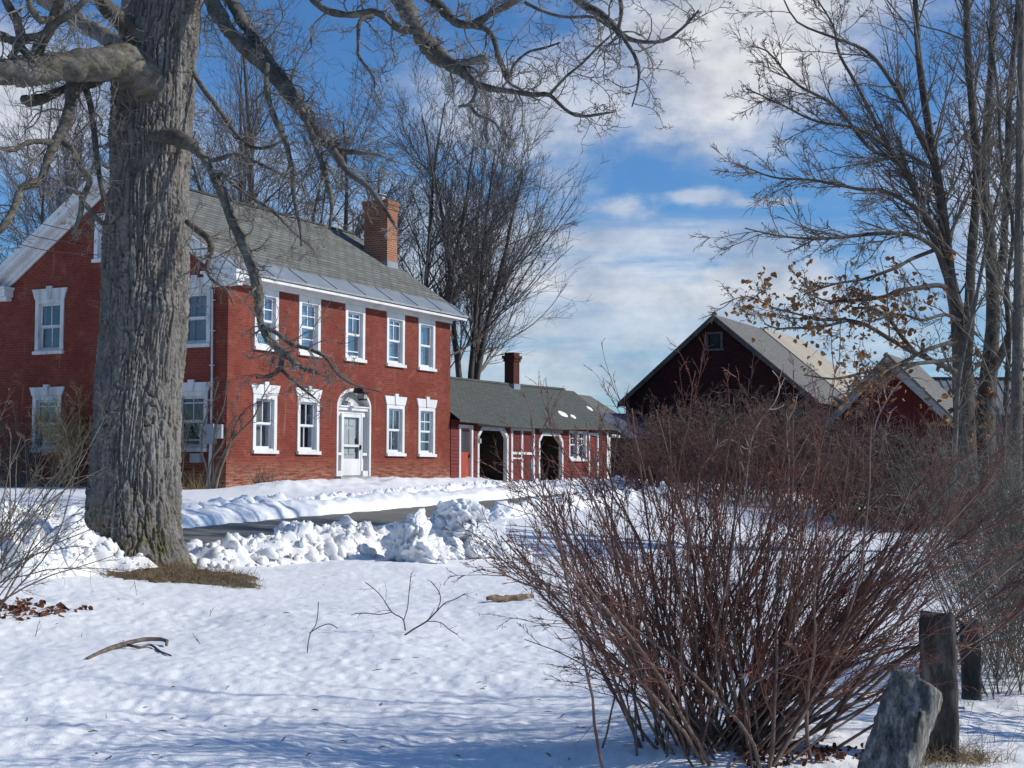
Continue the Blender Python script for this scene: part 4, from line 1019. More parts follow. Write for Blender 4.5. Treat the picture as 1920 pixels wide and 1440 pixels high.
LIMBS = [  # name, (px,py,rpx)..., d0, d1, material
 ('big', [(294,250,14),(290,205,24),(281,162,33),(262,132,37),(232,119,33),(190,118,29),(130,124,27),(70,130,27),(0,136,26),(-80,140,25),(-200,120,22),(-330,60,18)], 18.98, 16.5, 'moss_limb'),
 ('b', [(260,95,20),(215,78,16),(160,48,14),(110,15,13),(60,-15,12),(-40,-80,11)], 19.6, 22.0, 'maple_bark'),
 ('c', [(270,85,16),(232,50,15),(205,22,15),(190,0,13),(178,-40,12),(120,-160,11)], 18.6, 17.5, 'limb_bark'),
 ('r1', [(340,-420,26),(365,-200,22),(385,-60,18),(400,10,15),(430,58,13),(470,98,13),(510,140,12),(550,190,11),(590,240,9),(625,280,9),(660,285,6),(720,292,3)], 19.0, 16.6, 'limb_bark'),
 ('r2', [(350,-250,20),(395,-120,16),(425,-20,12),(455,40,10),(485,85,9),(515,125,9),(545,165,8),(585,225,6)], 19.2, 17.3, 'limb_bark'),
 ('hang1', [(500,120,6),(500,165,5),(512,215,6),(535,265,5.5),(547,320,5),(552,375,4),(563,430,3),(565,462,2)], 17.4, 17.0, 'limb_bark'),
 ('hang2', [(570,215,6),(588,262,6),(603,305,5.5),(615,345,5),(622,385,4),(618,430,2.5)], 17.1, 16.7, 'limb_bark'),
 ('hang3', [(625,282,8),(655,325,6),(690,350,5),(720,390,4),(745,430,2.5)], 16.8, 16.2, 'limb_bark'),
 ('low', [(255,262,9),(288,258,14),(320,257,15),(346,264,12),(372,285,9),(395,318,8),(415,360,9),(435,412,9.5),(455,455,10),(472,500,9),(485,550,9),(487,595,8),(503,635,8),(535,662,7.5),(562,688,5.5),(600,700,3.5)], 18.62, 17.2, 'limb_bark'),
 ('low_a', [(492,612,5),(520,625,4.5),(545,645,4),(580,655,3.5),(612,672,3),(632,700,2.8),(665,722,2.4),(715,735,1.5)], 17.5, 16.8, 'limb_bark'),
 ('low_b', [(530,664,6),(525,690,5),(508,704,4),(480,708,2.5)], 17.3, 17.1, 'limb_bark'),
 ('low_c', [(525,690,4),(545,710,3),(575,735,2.5),(592,748,1.5)], 17.3, 17.0, 'limb_bark'),
 ('low_d', [(372,288,8),(400,300,5),(440,290,4),(470,300,3.5),(510,318,3),(560,345,2)], 18.3, 17.6, 'limb_bark'),
 ('low_e', [(395,318,5),(420,330,4.5),(440,348,4),(470,370,3),(510,395,3),(545,430,2),(590,470,1.6)], 18.2, 17.6, 'limb_bark'),
 ('stub', [(350,415,6),(368,430,6),(388,445,6),(396,460,6.5),(392,485,5),(388,505,4),(398,525,3),(425,545,2.2),(440,575,1.5)], 18.7, 18.2, 'limb_bark'),
 ('thin', [(355,125,6),(380,165,5),(410,205,4.5),(440,248,4.2),(465,272,4),(490,278,3.5),(515,272,2.5),(540,255,1.6)], 19.0, 18.0, 'limb_bark'),
 ('top', [(350,-520,28),(480,-330,25),(600,-170,22),(700,-70,20),(752,0,17),(778,48,16),(808,92,16),(840,118,15),(868,132,13),(872,140,11)], 19.0, 15.5, 'limb_bark'),
 ('pale', [(560,-40,7),(600,12,7),(650,28,6.5),(700,22,6.5),(725,35,7.5),(755,56,8),(795,55,6)], 17.0, 15.6, 'limb_bark'),
 ('top_ext', [(868,128,7),(885,152,6.5),(915,165,6),(960,172,5.5),(1000,178,5),(1030,178,4.5),(1060,205,3.5),(1090,218,3),(1150,210,2)], 15.5, 14.6, 'limb_bark'),
 ('top_x1', [(1030,178,3),(1060,145,2.6),(1090,120,2.4),(1120,90,2.2),(1152,60,1.8)], 14.9, 14.4, 'limb_bark'),
 ('t2', [(740,-90,16),(790,-20,13),(825,12,11),(850,38,9),(872,48,8),(900,40,7.5),(925,22,7.5),(955,8,7),(985,-12,6),(1040,-60,5)], 16.5, 15.2, 'limb_bark'),
 ('t3', [(885,47,6),(912,55,5.5),(925,72,5),(935,105,5),(945,130,4.5),(955,142,4)], 15.6, 15.2, 'limb_bark'),
 ('t4', [(955,142,2.6),(965,120,2.6),(990,98,2.4),(1020,90,2.2),(1050,80,1.6)], 15.2, 14.9, 'limb_bark'),
 ('t5', [(935,105,4),(950,150,3),(980,170,2.2)], 15.3, 15.1, 'limb_bark'),
 ('t6', [(1000,-170,12),(1055,-40,9),(1090,5,7.5),(1130,30,7),(1152,52,6.5),(1170,68,5),(1200,78,4.5),(1245,76,4),(1280,52,3),(1310,20,2)], 16.0, 14.2, 'limb_bark'),
 ('t7', [(1160,55,4.5),(1175,80,4),(1190,105,3.8),(1198,132,3),(1195,165,2.2),(1185,200,1.5)], 14.6, 14.0, 'limb_bark'),
 ('t8', [(1160,52,4),(1165,20,4),(1160,-20,4.5)], 14.8, 14.6, 'limb_bark'),
 ('t9', [(700,30,4.5),(675,40,4),(672,90,3.5),(675,110,3),(700,145,2.2),(702,165,1.5)], 16, 15.6, 'limb_bark'),
 ('t10', [(985,5,3.5),(1020,22,3),(1060,32,2.8),(1110,32,2.5),(1140,50,2)], 15.2, 14.8, 'limb_bark'),
 ('t11', [(890,155,4.5),(892,175,4),(880,195,3.5),(860,200,2.5)], 15.4, 15.3, 'limb_bark'),
 ('t12', [(880,195,3.5),(895,215,3.2),(925,228,2.6),(940,250,1.8)], 15.4, 15.2, 'limb_bark'),
 ('stubT', [(868,120,7),(890,112,6.5),(912,107,5)], 15.5, 15.2, 'moss_limb'),
 # left side under the big limb
 ('l1', [(135,140,11),(132,175,11),(130,205,11),(122,232,10),(108,262,9.5),(92,290,8.5),(78,335,8),(58,345,7.5),(40,355,7),(28,388,6.5),(12,415,6),(-15,450,5)], 18.2, 17.0, 'limb_bark'),
 ('l2', [(98,268,7),(75,265,6),(50,268,5),(25,282,4),(-10,275,3)], 17.7, 17.3, 'limb_bark'),
 ('l3', [(188,150,9),(165,158,8.5),(120,168,8),(85,182,9),(58,190,11),(44,186,10)], 18.5, 17.8, 'limb_bark'),
 ('l4', [(155,150,6.5),(168,190,6),(175,235,6),(180,280,5.5),(188,340,5),(198,385,4.5),(205,400,2.5)], 18.4, 17.9, 'limb_bark'),
 ('l5', [(112,262,5),(135,280,6),(150,310,6),(168,338,6),(155,372,6),(150,405,5),(135,440,3)], 17.8, 17.4, 'limb_bark'),
 ('l6', [(160,372,4),(135,352,4),(140,330,3),(165,320,2.5)], 17.6, 17.5, 'limb_bark'),
 ('l7', [(150,370,4),(175,402,5),(190,418,4.5),(200,425,3)], 17.5, 17.4, 'moss_limb'),
 ('u1', [(60,118,11),(75,85,11),(95,50,10),(105,20,9),(120,-20,8),(140,-90,7)], 17.9, 17.0, 'limb_bark'),
 ('u2', [(40,70,10),(30,35,10),(15,10,9),(0,-20,8)], 17.5, 17.0, 'limb_bark'),
 ('u3', [(20,110,8),(45,75,8),(80,65,8),(110,40,7.5),(150,10,6.5),(170,-30,5)], 17.6, 16.9, 'limb_bark'),
 ('u4', [(100,35,6),(75,38,6),(58,15,6),(50,-15,5)], 17.2, 16.9, 'limb_bark'),
 ('u5', [(-30,60,9),(20,75,9),(50,100,8),(70,118,7)], 17.1, 17.4, 'limb_bark'),
 ('snag', [(262,275,6),(240,262,7),(224,242,7),(228,215,7),(245,200,6)], 18.6, 18.35, 'limb_bark'),
]
K0 = 26; allP = []; allR = []
for nm, pts, a, b, mt in LIMBS:
    L_ = limb(pts, a, b, K0)
    w = (fbm(np.arange(K0)*.8+hash(nm) % 1 + len(pts)*3.3, np.zeros(K0)+a, 3, 7)-.5)
    Rr = L_[:, 3]*(1+.5*w)
    mb = MB(); P2 = L_[:, :3]+MINV
    if max(p[2] for p in pts) > 9:
        Kb = 120; Lb = limb(pts, a, b, Kb); s_ = np.arange(Kb)
        A_ = np.arange(28)*2*math.pi/28
        P3 = Lb[:, :3]+MINV; r3 = Lb[:, 3]*(1+.22*(fbm(s_*.33, s_*0+a, 3, 7)-.5))
        mb.tubes(P3, r3, 28, True)
        V = mb.V[0]; C_ = np.repeat(P3, 28, 0); dv = V-C_
        nz = fbm(V[:, 0]*4+V[:, 2]*5, V[:, 1]*22+V[:, 2]*24, 4, 13)-.5; nz2 = fbm(V[:, 0]*3, V[:, 2]*3+V[:, 1], 2, 19)-.5
        mb.V[0] = C_+dv*(1+.55*nz+.55*nz2)[:, None]
    else: mb.tubes(P2, Rr, 9, True)
    mb.build('limb', M[mt], maple, smooth=True)
    allP.append(P2); allR.append(Rr)
allP = np.array(allP); allR = np.array(allR)
mb = MB()
def lenof(P): return np.linalg.norm(np.diff(P, axis=1), axis=2).sum(1)
# two generations of crooked side branches, then curled twigs
idx = np.repeat(np.arange(len(allP)), np.maximum(2, (lenof(allP)*6.0).astype(int)))
c1 = grow(allP[idx], allR[idx], 1, .12, .99, 58, .0, 9, .23, -.015, rngm, rf=.42, rmin=.0055, kink=.5, lmin=.0, abslen=None) if False else None
LLm = .85
A1 = grow(allP[idx], np.minimum(allR[idx], .035), 1, .10, 1.0, 58, LLm, 10, .20, -.02, rngm, rf=.36, rmin=.0062, kink=.45, abslen=1.0, pw=.8)
mb.tubes(*A1, 5)
A2 = grow(A1[0], A1[1], 6, .15, 1.0, 48, .52, 8, .22, .03, rngm, rf=.6, rmin=.0042, kink=.35); mb.tubes(*A2, 4)
A3 = grow(A2[0], A2[1], 5, .2, 1.0, 45, .50, 6, .24, .06, rngm, rf=.7, rmin=.0032, kink=.2, tip=.6); mb.tubes(*A3, 3)
mb.build('crown', M['twig'], maple)
# bare ground and grass at the foot of the maple
rng = np.random.default_rng(9)
g0 = gpix(285, 1075); g1 = gpix(425, 1092)
mb = MB(); 
tt = np.linspace(-1, 1, 60); ww = np.linspace(-1, 1, 34); TT, WW = np.meshgrid(tt, ww)
cxx = (tb[0]+g1[0])/2+.0; cyy = DT-.98
ax = (g1[0]-tb[0])/2+.55
edge = .58+.85*fbm(np.cos(np.arctan2(WW, TT))*3, np.sin(np.arctan2(WW, TT))*3, 3, 3)
q_ = np.hypot(TT, WW)
Xp = cxx+TT*ax*edge/np.maximum(1, q_*1.0); Yp = cyy-(TT+.2)*.62+WW*.95*edge*(1-.45*np.clip(TT, 0, 1))/np.maximum(1, q_)
Zp = ground_h(Xp, Yp)+.055*np.clip(1-q_**2, 0, 1)-.02*np.clip(q_-.9, 0, 1)*4+(vnoise(Xp*16, Yp*16, 5)-.5)*.05
mb.grid(Xp, Yp, Zp); soil = mb.build('bare_ground', M['duff'], smooth=True); setting(soil, 'structure', 'snow-free patch of brown leaf duff at the foot of the maple')
def tuft(mb, C_, n, spread, hgt, rng, r=.0022, lean=(0,0,0), K=5, droop=-.16):
    B = np.array(C_)[None]+np.stack([rng.normal(size=n)*spread, rng.normal(size=n)*spread, np.zeros(n)], -1)
    D = np.stack([rng.normal(size=n)*.55+lean[0], rng.normal(size=n)*.55+lean[1], np.ones(n)], -1)
    P, R = walk(B, D, hgt*rng.uniform(.4, 1.2, n), np.full(n, r), K, .12, droop, rng, .3); mb.tubes(P, R, 3)
mb = MB()
for k in range(330):
    i, j = rng.integers(0, 34), rng.integers(0, 60); tuft(mb, (Xp[i, j], Yp[i, j], Zp[i, j]), 12, .05, .10, rng, .002)
setting(mb.build('dead_grass', M['deadgrass']), 'stuff', 'matted dead grass on the bare patch at the foot of the maple')

# ------------------------------------------------------------------ trees behind the house
def far_tree(label, px, depth, top_px, stems, seed, spread, lean=0.0, n1=16, n2=9, n3=5, name='bare_tree', twig_mat='far_twig', fan=.10, bark='far_bark', r0=.17, base_z=None, n4=0, low=.32, lenf=.42, up1=.035):
    """bare tree: stems rising from one base, then three generations of branches"""
    rng = np.random.default_rng(seed)
    b = at(px, 880, depth); bz = (gh(b[0], b[1]) if base_z is None else base_z)-.1
    H = at(px, top_px, depth)[2]-bz
    t = thing(name, label, 'tree', (b[0], b[1], bz), 0, 'bare trees behind the brick house')
    B = np.stack([rng.normal(size=stems)*.22, rng.normal(size=stems)*.3, np.zeros(stems)], -1)
    a = rng.uniform(-1, 1, stems)
    D = np.stack([a*spread+lean, rng.normal(size=stems)*spread*.7, np.ones(stems)], -1)
    P, R = walk(B, D, H*rng.uniform(.75, 1.05, stems)*.92, r0*rng.uniform(.65, 1.15, stems), 16, .045, .05, rng, .16)
    mb = MB(); mb.tubes(P, R, 8, True); mb.build('trunk', M[bark], t, smooth=True)
    mb = MB()
    n1 = int(n1*1.7); n2 += 2; n3 += 2
    A = grow(P, R, n1, low, 1, 38, lenf, 10, .055, up1, rng, .36, .011); mb.tubes(*A, 4)
    B2 = grow(A[0], A[1], n2, .12, 1, 32, .44, 7, .08, .03, rng, .5, .0085); mb.tubes(*B2, 3)
    C2 = grow(B2[0], B2[1], n3, .15, 1, 32, .50, 5, .10, .03, rng, .65, .0072, tip=.6); mb.tubes(*C2, 3)
    mb.build('crown', M[twig_mat], t)
    return t
far_tree('vase-shaped bare tree with many dark stems, rising behind the red wing', 868, 60, 205, 6, 31, .28, .12, 14, 10, 5, r0=.17, lenf=.50)
far_tree('tall bare tree rising directly behind the big brick chimney', 765, 57, 110, 2, 32, .12, -.02, 16, 9, 5, r0=.21)
far_tree('bare tree behind the house roof just left of the big chimney', 625, 62, 70, 3, 33, .20, 0, 15, 9, 5, r0=.22)
far_tree('wide bare tree behind the ridge of the house, right beside the maple trunk', 430, 60, -10, 3, 34, .16, .0, 15, 9, 5, r0=.22)
far_tree('slim bare tree behind the middle of the house roof', 535, 68, 90, 2, 37, .16, 0, 14, 9, 5, r0=.19)
far_tree('bare tree hazy with fine twigs at the left edge, beyond the gable', 40, 60, 60, 3, 35, .22, 0, 16, 9, 5, r0=.18)
far_tree('bare tree with fine twigs behind the left slope of the gable', 165, 64, 70, 3, 36, .2, 0, 15, 9, 5, r0=.18)
#far_tree('low bushy bare tree with light twigs, behind the chimney end of the house', 805, 54, 430, 3, 38, .30, .05, 8, 6, 3, r0=.07)

# ------------------------------------------------------------------ leafy tree at right
rngr = np.random.default_rng(44)
rb = at(1822, 900, 26.0); rz_ = gh(rb[0], rb[1])-.1
rt_ = thing('beech_tree', 'multi-stemmed grey tree still holding brown leaves on its lower branches', 'tree', (rb[0], rb[1], rz_))
RI = -np.array([rb[0], rb[1], rz_])
ST = [
 ([(1815,1010,26),(1812,900,25),(1808,800,24),(1806,720,24),(1803,660,22),(1797,600,18),(1783,530,15),(1771,460,13),(1764,380,11),(1750,290,10),(1735,200,8.5),(1722,100,7),(1716,0,6),(1705,-160,4)], 15.5, 15.5),
 ([(1840,980,24),(1845,860,24),(1848,760,22),(1855,690,18),(1862,600,16),(1860,520,14),(1855,440,13),(1845,350,11),(1850,250,9),(1858,140,8),(1862,0,7),(1868,-160,4)], 15.6, 16.2),
 ([(1805,700,16),(1815,640,13),(1818,560,11),(1822,470,11),(1830,380,10),(1832,300,9.5),(1823,200,9),(1815,100,8),(1812,0,7.5),(1806,-140,5)], 15.5, 14.8),
 ([(1857,700,11),(1880,660,10),(1900,610,9),(1925,560,8),(1960,480,6)], 15.6, 15.0),
 ([(1862,560,10),(1880,480,9),(1885,400,8),(1890,300,8),(1893,180,7),(1905,60,6),(1912,-80,4)], 15.9, 16.6),
]
BR = [
 ([(1790,560,9),(1780,473,9),(1760,333,8),(1723,250,7.5),(1680,167,6.5),(1630,100,5),(1570,73,4),(1497,43,2.8),(1470,0,2)], 15.4, 14.4),
 ([(1788,560,9),(1753,457,8),(1710,350,7),(1647,240,6),(1607,160,5),(1573,100,4),(1563,50,3),(1533,0,2)], 15.4, 16.2),
 ([(1785,540,8),(1760,467,7.5),(1697,317,6.5),(1630,277,5.5),(1567,200,4.5),(1493,157,3.5),(1440,97,2.5),(1407,87,1.6)], 15.4, 14.2),
 ([(1710,350,6),(1673,287,5),(1613,243,4.5),(1530,227,3.5),(1467,197,2.6),(1400,166,1.6)], 15.2, 14.2),
 ([(1775,480,7),(1743,410,6.5),(1663,360,5.5),(1613,355,4.5),(1527,338,3.5),(1453,333,2.6),(1390,310,1.6)], 15.3, 13.9),
 ([(1785,520,7),(1747,460,6.5),(1680,437,5.5),(1547,447,4),(1467,443,2.6),(1397,428,1.6)], 15.4, 14.0),
 ([(1798,700,8),(1757,680,7.5),(1717,662,7),(1667,635,6),(1625,610,5.5),(1585,600,5),(1533,599,4),(1500,590,3),(1450,577,2.4),(1400,556,1.6),(1350,572,1.2)], 15.3, 13.6),
 ([(1585,602,4),(1538,613,3.4),(1483,615,2.8),(1458,616,2.4),(1433,607,1.6)], 14.4, 13.9),
 ([(1788,545,7),(1760,535,6.5),(1720,540,6),(1683,545,5.5),(1650,558,5),(1558,565,3.5),(1517,550,2)], 15.4, 14.2),
 ([(1775,460,6),(1711,485,5),(1680,502,4.5),(1620,523,3.6),(1567,532,2.8),(1507,552,1.8)], 15.3, 14.4),
 ([(1800,672,6),(1755,678,5.5),(1715,682,5),(1633,695,4),(1567,710,3),(1508,703,1.8)], 15.3, 14.0),
 ([(1717,662,5.5),(1690,630,5.5),(1668,600,5),(1640,580,4),(1600,577,2.8)], 15.0, 14.5),
 ([(1790,640,6),(1740,655,5),(1690,680,4),(1640,705,3),(1590,725,2)], 15.2, 13.6),
 ([(1800,600,5),(1770,590,4.5),(1730,600,4),(1690,590,3),(1640,600,2)], 15.2, 14.0),
]
trunkmb = MB(); Pst = []; Rst = []
for pts, a, b in ST:
    a, b = 26+(a-15.5)*1.7, 26+(b-15.5)*1.7
    L_ = limb(pts, a, b, 30); Pst.append(L_[:, :3]+RI); Rst.append(L_[:, 3]*.84)
    trunkmb.tubes(Pst[-1], Rst[-1]*(1+.18*(fbm(np.arange(30)*.7, np.zeros(30)+a+len(pts), 2, 5)-.5)), 14, True)
trunkmb.build('trunk', M['grey_bark'], rt_, smooth=True)
mb = MB(); Pb = []; Rb = []
for pts, a, b in BR:
    a, b = 26+(a-15.5)*1.7, 26+(b-15.5)*1.7
    L_ = limb(pts, a, b, 30); Pb.append(L_[:, :3]+RI); Rb.append(L_[:, 3]*.72); mb.tubes(Pb[-1], Rb[-1], 8, True)
mb.build('branch', M['far_bark'], rt_, smooth=True)
Pst, Rst, Pb, Rb = map(np.array, (Pst, Rst, Pb, Rb))
mb = MB()
S1 = grow(Pst, np.minimum(Rst, .05), 26, .36, 1, 36, .27, 10, .07, .05, rngr, .40, .009); mb.tubes(*S1, 4)
S2 = grow(S1[0], S1[1], 9, .12, 1, 36, .44, 7, .09, .03, rngr, .55, .0065); mb.tubes(*S2, 3)
S3 = grow(S2[0], S2[1], 6, .15, 1, 38, .5, 5, .11, .03, rngr, .7, .0048, tip=.6); mb.tubes(*S3, 3)
Ba = grow(Pb[:6], Rb[:6], 26, .14, 1, 34, .26, 9, .08, .02, rngr, .42, .0085); Bb = grow(Pb[6:], Rb[6:], 13, .14, 1, 38, .24, 9, .08, .02, rngr, .42, .0085)
B1 = (np.concatenate([Ba[0], Bb[0]]), np.concatenate([Ba[1], Bb[1]])); mb.tubes(*B1, 4)
B2 = grow(B1[0], B1[1], 9, .12, 1, 36, .44, 6, .10, .03, rngr, .6, .0062); mb.tubes(*B2, 3)
B3 = grow(B2[0], B2[1], 5, .15, 1, 40, .5, 5, .12, .02, rngr, .7, .0048, tip=.6); mb.tubes(*B3, 3)
mb.build('crown', M['far_twig'], rt_)
def leaves(mb, P, n, size, rng, droop=.5):
    """curled dead leaves hanging at points P"""
    i = rng.integers(0, len(P), n); C_ = P[i]+rng.normal(size=(n, 3))*.018
    for c in C_:
        d = np.array([rng.normal()*.7, rng.normal()*.7, -rng.uniform(.1, 1)]); d /= np.linalg.norm(d)
        sdv = np.cross(d, rng.normal(size=3)); sdv /= np.linalg.norm(sdv)+1e-9; nn = np.cross(d, sdv)
        s = size*rng.uniform(.6, 1.3); w = s*rng.uniform(.32, .55); cu = rng.uniform(.1, .35)*s
        mb.add([c, c+d*s*.35+sdv*w*.8+nn*cu*.6, c+d*s*.75+sdv*w*.6+nn*cu, c+d*s*1.05-nn*cu*.6, c+d*s*.7-sdv*w*.7+nn*cu, c+d*s*.3-sdv*w*.8+nn*cu*.5, c+d*s*.5-nn*cu*.3],
               [(0,1,6),(1,2,6),(2,3,6),(3,4,6),(4,5,6),(5,0,6)])
n0 = len(Ba[0]); tips = np.concatenate([B2[0][n0*9:, 2:].reshape(-1, 3), B1[0][n0:, 3:].reshape(-1, 3)])
mb = MB()
# leaves hang in loose bunches
ctrs = tips[rngr.integers(0, len(tips), 270)]
keep = np.array([at(1340, 0, 24)[0] < c[0]-RI[0] and (c[2]-RI[2]) < at(0, 500, 25)[2] for c in ctrs]); ctrs = ctrs[keep]
cl = np.concatenate([c+rngr.normal(size=(rngr.integers(1, 7), 3))*.15 for c in ctrs])
leaves(mb, cl, int(len(cl)*.8), .10, rngr)
low = Pst[0][2:11]; cl2 = np.concatenate([c+rngr.normal(size=(26, 3))*np.array([.36, .26, .26]) for c in low[3:8]]); leaves(mb, cl2, 150, .13, rngr)
hi = Pst[:3, 12:18].reshape(-1, 3); cl3 = np.concatenate([c+rngr.normal(size=(4, 3))*np.array([.6, .5, .35]) for c in hi]); leaves(mb, cl3, 60, .11, rngr)
lv = mb.build('leaves', M['leaf'], rt_); lv['kind'] = 'stuff'

def near_tree(label, pts, d0, d1, seed, bark, n1=16, ang=34, lenf=.22):
    rng = np.random.default_rng(seed); L_ = limb(pts, d0, d1, 30); b = L_[0, :3].copy(); b[2] = gh(b[0], b[1])-.05
    t = thing('slender_tree', label, 'tree', tuple(b), 0, 'slender grey trees at the right edge')
    P = L_[:, :3]-b; mb = MB(); mb.tubes(P, L_[:, 3]*.8, 12, True); mb.build('trunk', M[bark], t, smooth=True)
    mb = MB(); A = grow(P[None], np.minimum(L_[None, :, 3], .04), n1*2, .25, 1, ang, lenf, 10, .08, .05, rng, .42, .009); mb.tubes(*A, 4)
    B_ = grow(A[0], A[1], 8, .15, 1, 40, .44, 7, .10, .03, rng, .6, .0065); mb.tubes(*B_, 3)
    C_ = grow(B_[0], B_[1], 5, .2, 1, 42, .5, 5, .12, .03, rng, .7, .0048); mb.tubes(*C_, 3)
    mb.build('crown', M['grey_brush'], t)
near_tree('pale straight slender trunk cut by the right edge of the view', [(1903,1130,15),(1904,950,15),(1906,780,14),(1909,600,12),(1911,400,10),(1913,200,9),(1916,0,7),(1920,-160,5)], 22.5, 22.5, 51, 'pale_bark')
near_tree('thin crooked grey trunk between the leafy tree and the right edge', [(1880,1120,7),(1878,950,7),(1884,780,6),(1892,640,6),(1887,540,5.5),(1900,430,5),(1878,300,4),(1870,160,3.5),(1850,40,2.5)], 24, 24, 52, 'grey_bark', 20, 40, .2)
near_tree('thin grey stem leaning left of the leafy tree, low in the brush', [(1785,960,6),(1790,860,6),(1800,700,5),(1830,560,4.5),(1855,430,4),(1880,330,3),(1900,240,2)], 23.5, 23, 53, 'pale_bark', 14, 40, .18)

def shade_sapling(x, y, H, seed):  # added out of view to throw streaked shade across the foreground snow
    rng = np.random.default_rng(seed); z = gh(x, y)-.05
    t = thing('shade_sapling', 'bare young tree added unseen past the right edge to throw streaked shade on the snow', 'tree', (x, y, z), 0, 'young trees added past the right edge for shade')
    B = rng.normal(size=(4, 3))*np.array([.08, .08, 0]); D = np.stack([rng.uniform(-.08, .2, 4), rng.uniform(-.22, .22, 4), np.ones(4)], -1)
    P, R = walk(B, D, H*rng.uniform(.75, 1.05, 4), np.full(4, .024), 14, .03, .04, rng, .2); mb = MB(); mb.tubes(P, R, 8, True); mb.build('trunk', M['grey_bark'], t, smooth=True)
    mb = MB(); A = grow(P, R, 34, .15, 1, 38, .24, 9, .08, .05, rng, .5, .006); mb.tubes(*A, 4); B_ = grow(A[0], A[1], 8, .15, 1, 36, .42, 6, .1, .03, rng, .6, .0035); mb.tubes(*B_, 3); mb.build('crown', M['far_twig'], t)
shade_sapling(4.7, 8.9, 4.8, 41); shade_sapling(4.3, 8.0, 4.4, 43)
# ------------------------------------------------------------------ bushes
def shrub(name, label, cat, base, n, spread, length, lean, up, seed, stem_mat, twig_mat, levels, r=(.007, .014), wig=.07, trop=.02, group=None, stuff=False, K=14, dirs=None, base_sp=(.25, .2), lenx=None):
    rng = np.random.default_rng(seed); bx, by = base[:2]; bz = gh(bx, by)
    B = np.stack([rng.normal(size=n)*base_sp[0], rng.normal(size=n)*base_sp[1], np.full(n, -.06)], -1)
    if dirs is None:
        D = np.stack([rng.uniform(-1, 1, n)*spread+lean[0], rng.uniform(-1, 1, n)*spread*.8+lean[1], np.full(n, up)], -1)
    else: D = dirs(rng, n)
    LL = length*rng.uniform(.55, 1.1, n)
    if lenx: LL = length*rng.uniform(.62, 1.0, n)*np.interp(np.degrees(np.arctan2(D[:, 0], D[:, 2])), *lenx)
    P, R = walk(B, D, LL, rng.uniform(*r, n), K, wig, trop, rng, .3)
    t = thing(name, label, cat, (bx, by, bz), 0, group)
    mb = MB(); mb.tubes(P, R, 6); mb.build('stem', M[stem_mat], t, smooth=True)
    mb = MB(); twigs(mb, P, R, levels, rng); mb.build('twigs', M[twig_mat], t)
    return t, P, R
# the red bush in front
def red_dirs(rng, n):
    a = np.radians(-48+80*rng.random(n)); dy = rng.normal(size=n)*.34
    return np.stack([np.tan(a), dy, np.ones(n)], -1)
bb = gpix(1340, 1405)
t_red, Pr, Rr_ = shrub('red_twig_bush', 'large fan-shaped bush of bare red-brown stems in the snow, foreground right', 'bush', (bb[0]-.02, bb[1]+.10), 92, .7, 1.98, (0,0), 1, 61, 'red_stem', 'red_twig',
    [dict(n=11, t0=.16, t1=1, ang=26, lenf=.36, K=9, wig=.09, trop=.02, rf=.45, rmin=.0027), dict(n=6, t0=.15, t1=1, ang=28, lenf=.34, K=6, wig=.09, trop=.02, rf=.65, rmin=.0022), dict(n=3, t0=.2, t1=1, ang=35, lenf=.40, K=4, wig=.12, trop=.0, rf=.8, rmin=.0017)],
    r=(.005, .0125), wig=.065, trop=.012, dirs=red_dirs, base_sp=(.21, .15), lenx=([-50, -38, -20, 0, 15, 40], [.86, .98, 1.0, .96, .94, 1.0]))
# dense right flank: stems sweeping up to the right
def flank_dirs(rng, n):
    a = np.radians(rng.uniform(24, 60, n)); return np.stack([np.sin(a), rng.normal(size=n)*.22+.1, np.cos(a)], -1)
shrub('red_twig_bush', 'sweeping right-leaning clump of dark red twigs against the fan-shaped bush, left of the posts', 'bush', (bb[0]+.16, bb[1]+.06), 54, .7, 1.92, (0,0), 1, 62, 'red_stem', 'red_twig',
    [dict(n=9, t0=.25, t1=1, ang=18, lenf=.34, K=8, wig=.06, trop=.02, rf=.5, rmin=.003), dict(n=5, t0=.15, t1=1, ang=24, lenf=.36, K=6, wig=.08, trop=.0, rf=.65, rmin=.0020), dict(n=3, t0=.2, t1=1, ang=30, lenf=.40, K=4, wig=.12, trop=.0, rf=.8, rmin=.0017)],
    r=(.005, .014), wig=.06, trop=.01, dirs=flank_dirs, base_sp=(.12, .15))
# brush behind it: one mass of tangled canes
def thicket(name, label, boxes, seed, mat, levels, n, hgt, r=(.003, .007), wig=.10, trop=.0, leanx=.0, pale=0):
    rng = np.random.default_rng(seed); mb = MB()
    for (pa, pb, da, db, h0, h1), k in zip(boxes, n):
        px = rng.uniform(pa, pb, k); d = rng.uniform(da, db, k)
        B = np.stack([(px-960)/FPX*d, d, np.zeros(k)], -1); B[:, 2] = ground_h(B[:, 0], B[:, 1])-.04
        D = np.stack([rng.normal(size=k)*.42+leanx, rng.normal(size=k)*.3, np.ones(k)], -1)
        L = h0+(h1-h0)*(px-pa)/(pb-pa); L = L*rng.uniform(.6, 1.12, k)
        P, R = walk(B, D, L, rng.uniform(*r, k), 12, wig, trop, rng, .35); mb.tubes(P, R, 4)
        twigs(mb, P, R, levels, rng)
    o = mb.build(name, M[mat]); o['kind'] = 'stuff'; o['label'] = label; return o
lv_br = [dict(n=7, t0=.2, t1=1, ang=48, lenf=.30, K=7, wig=.16, trop=.0, rf=.6, rmin=.0026), dict(n=4, t0=.15, t1=1, ang=50, lenf=.42, K=5, wig=.18, trop=.0, rf=.7, rmin=.002)]
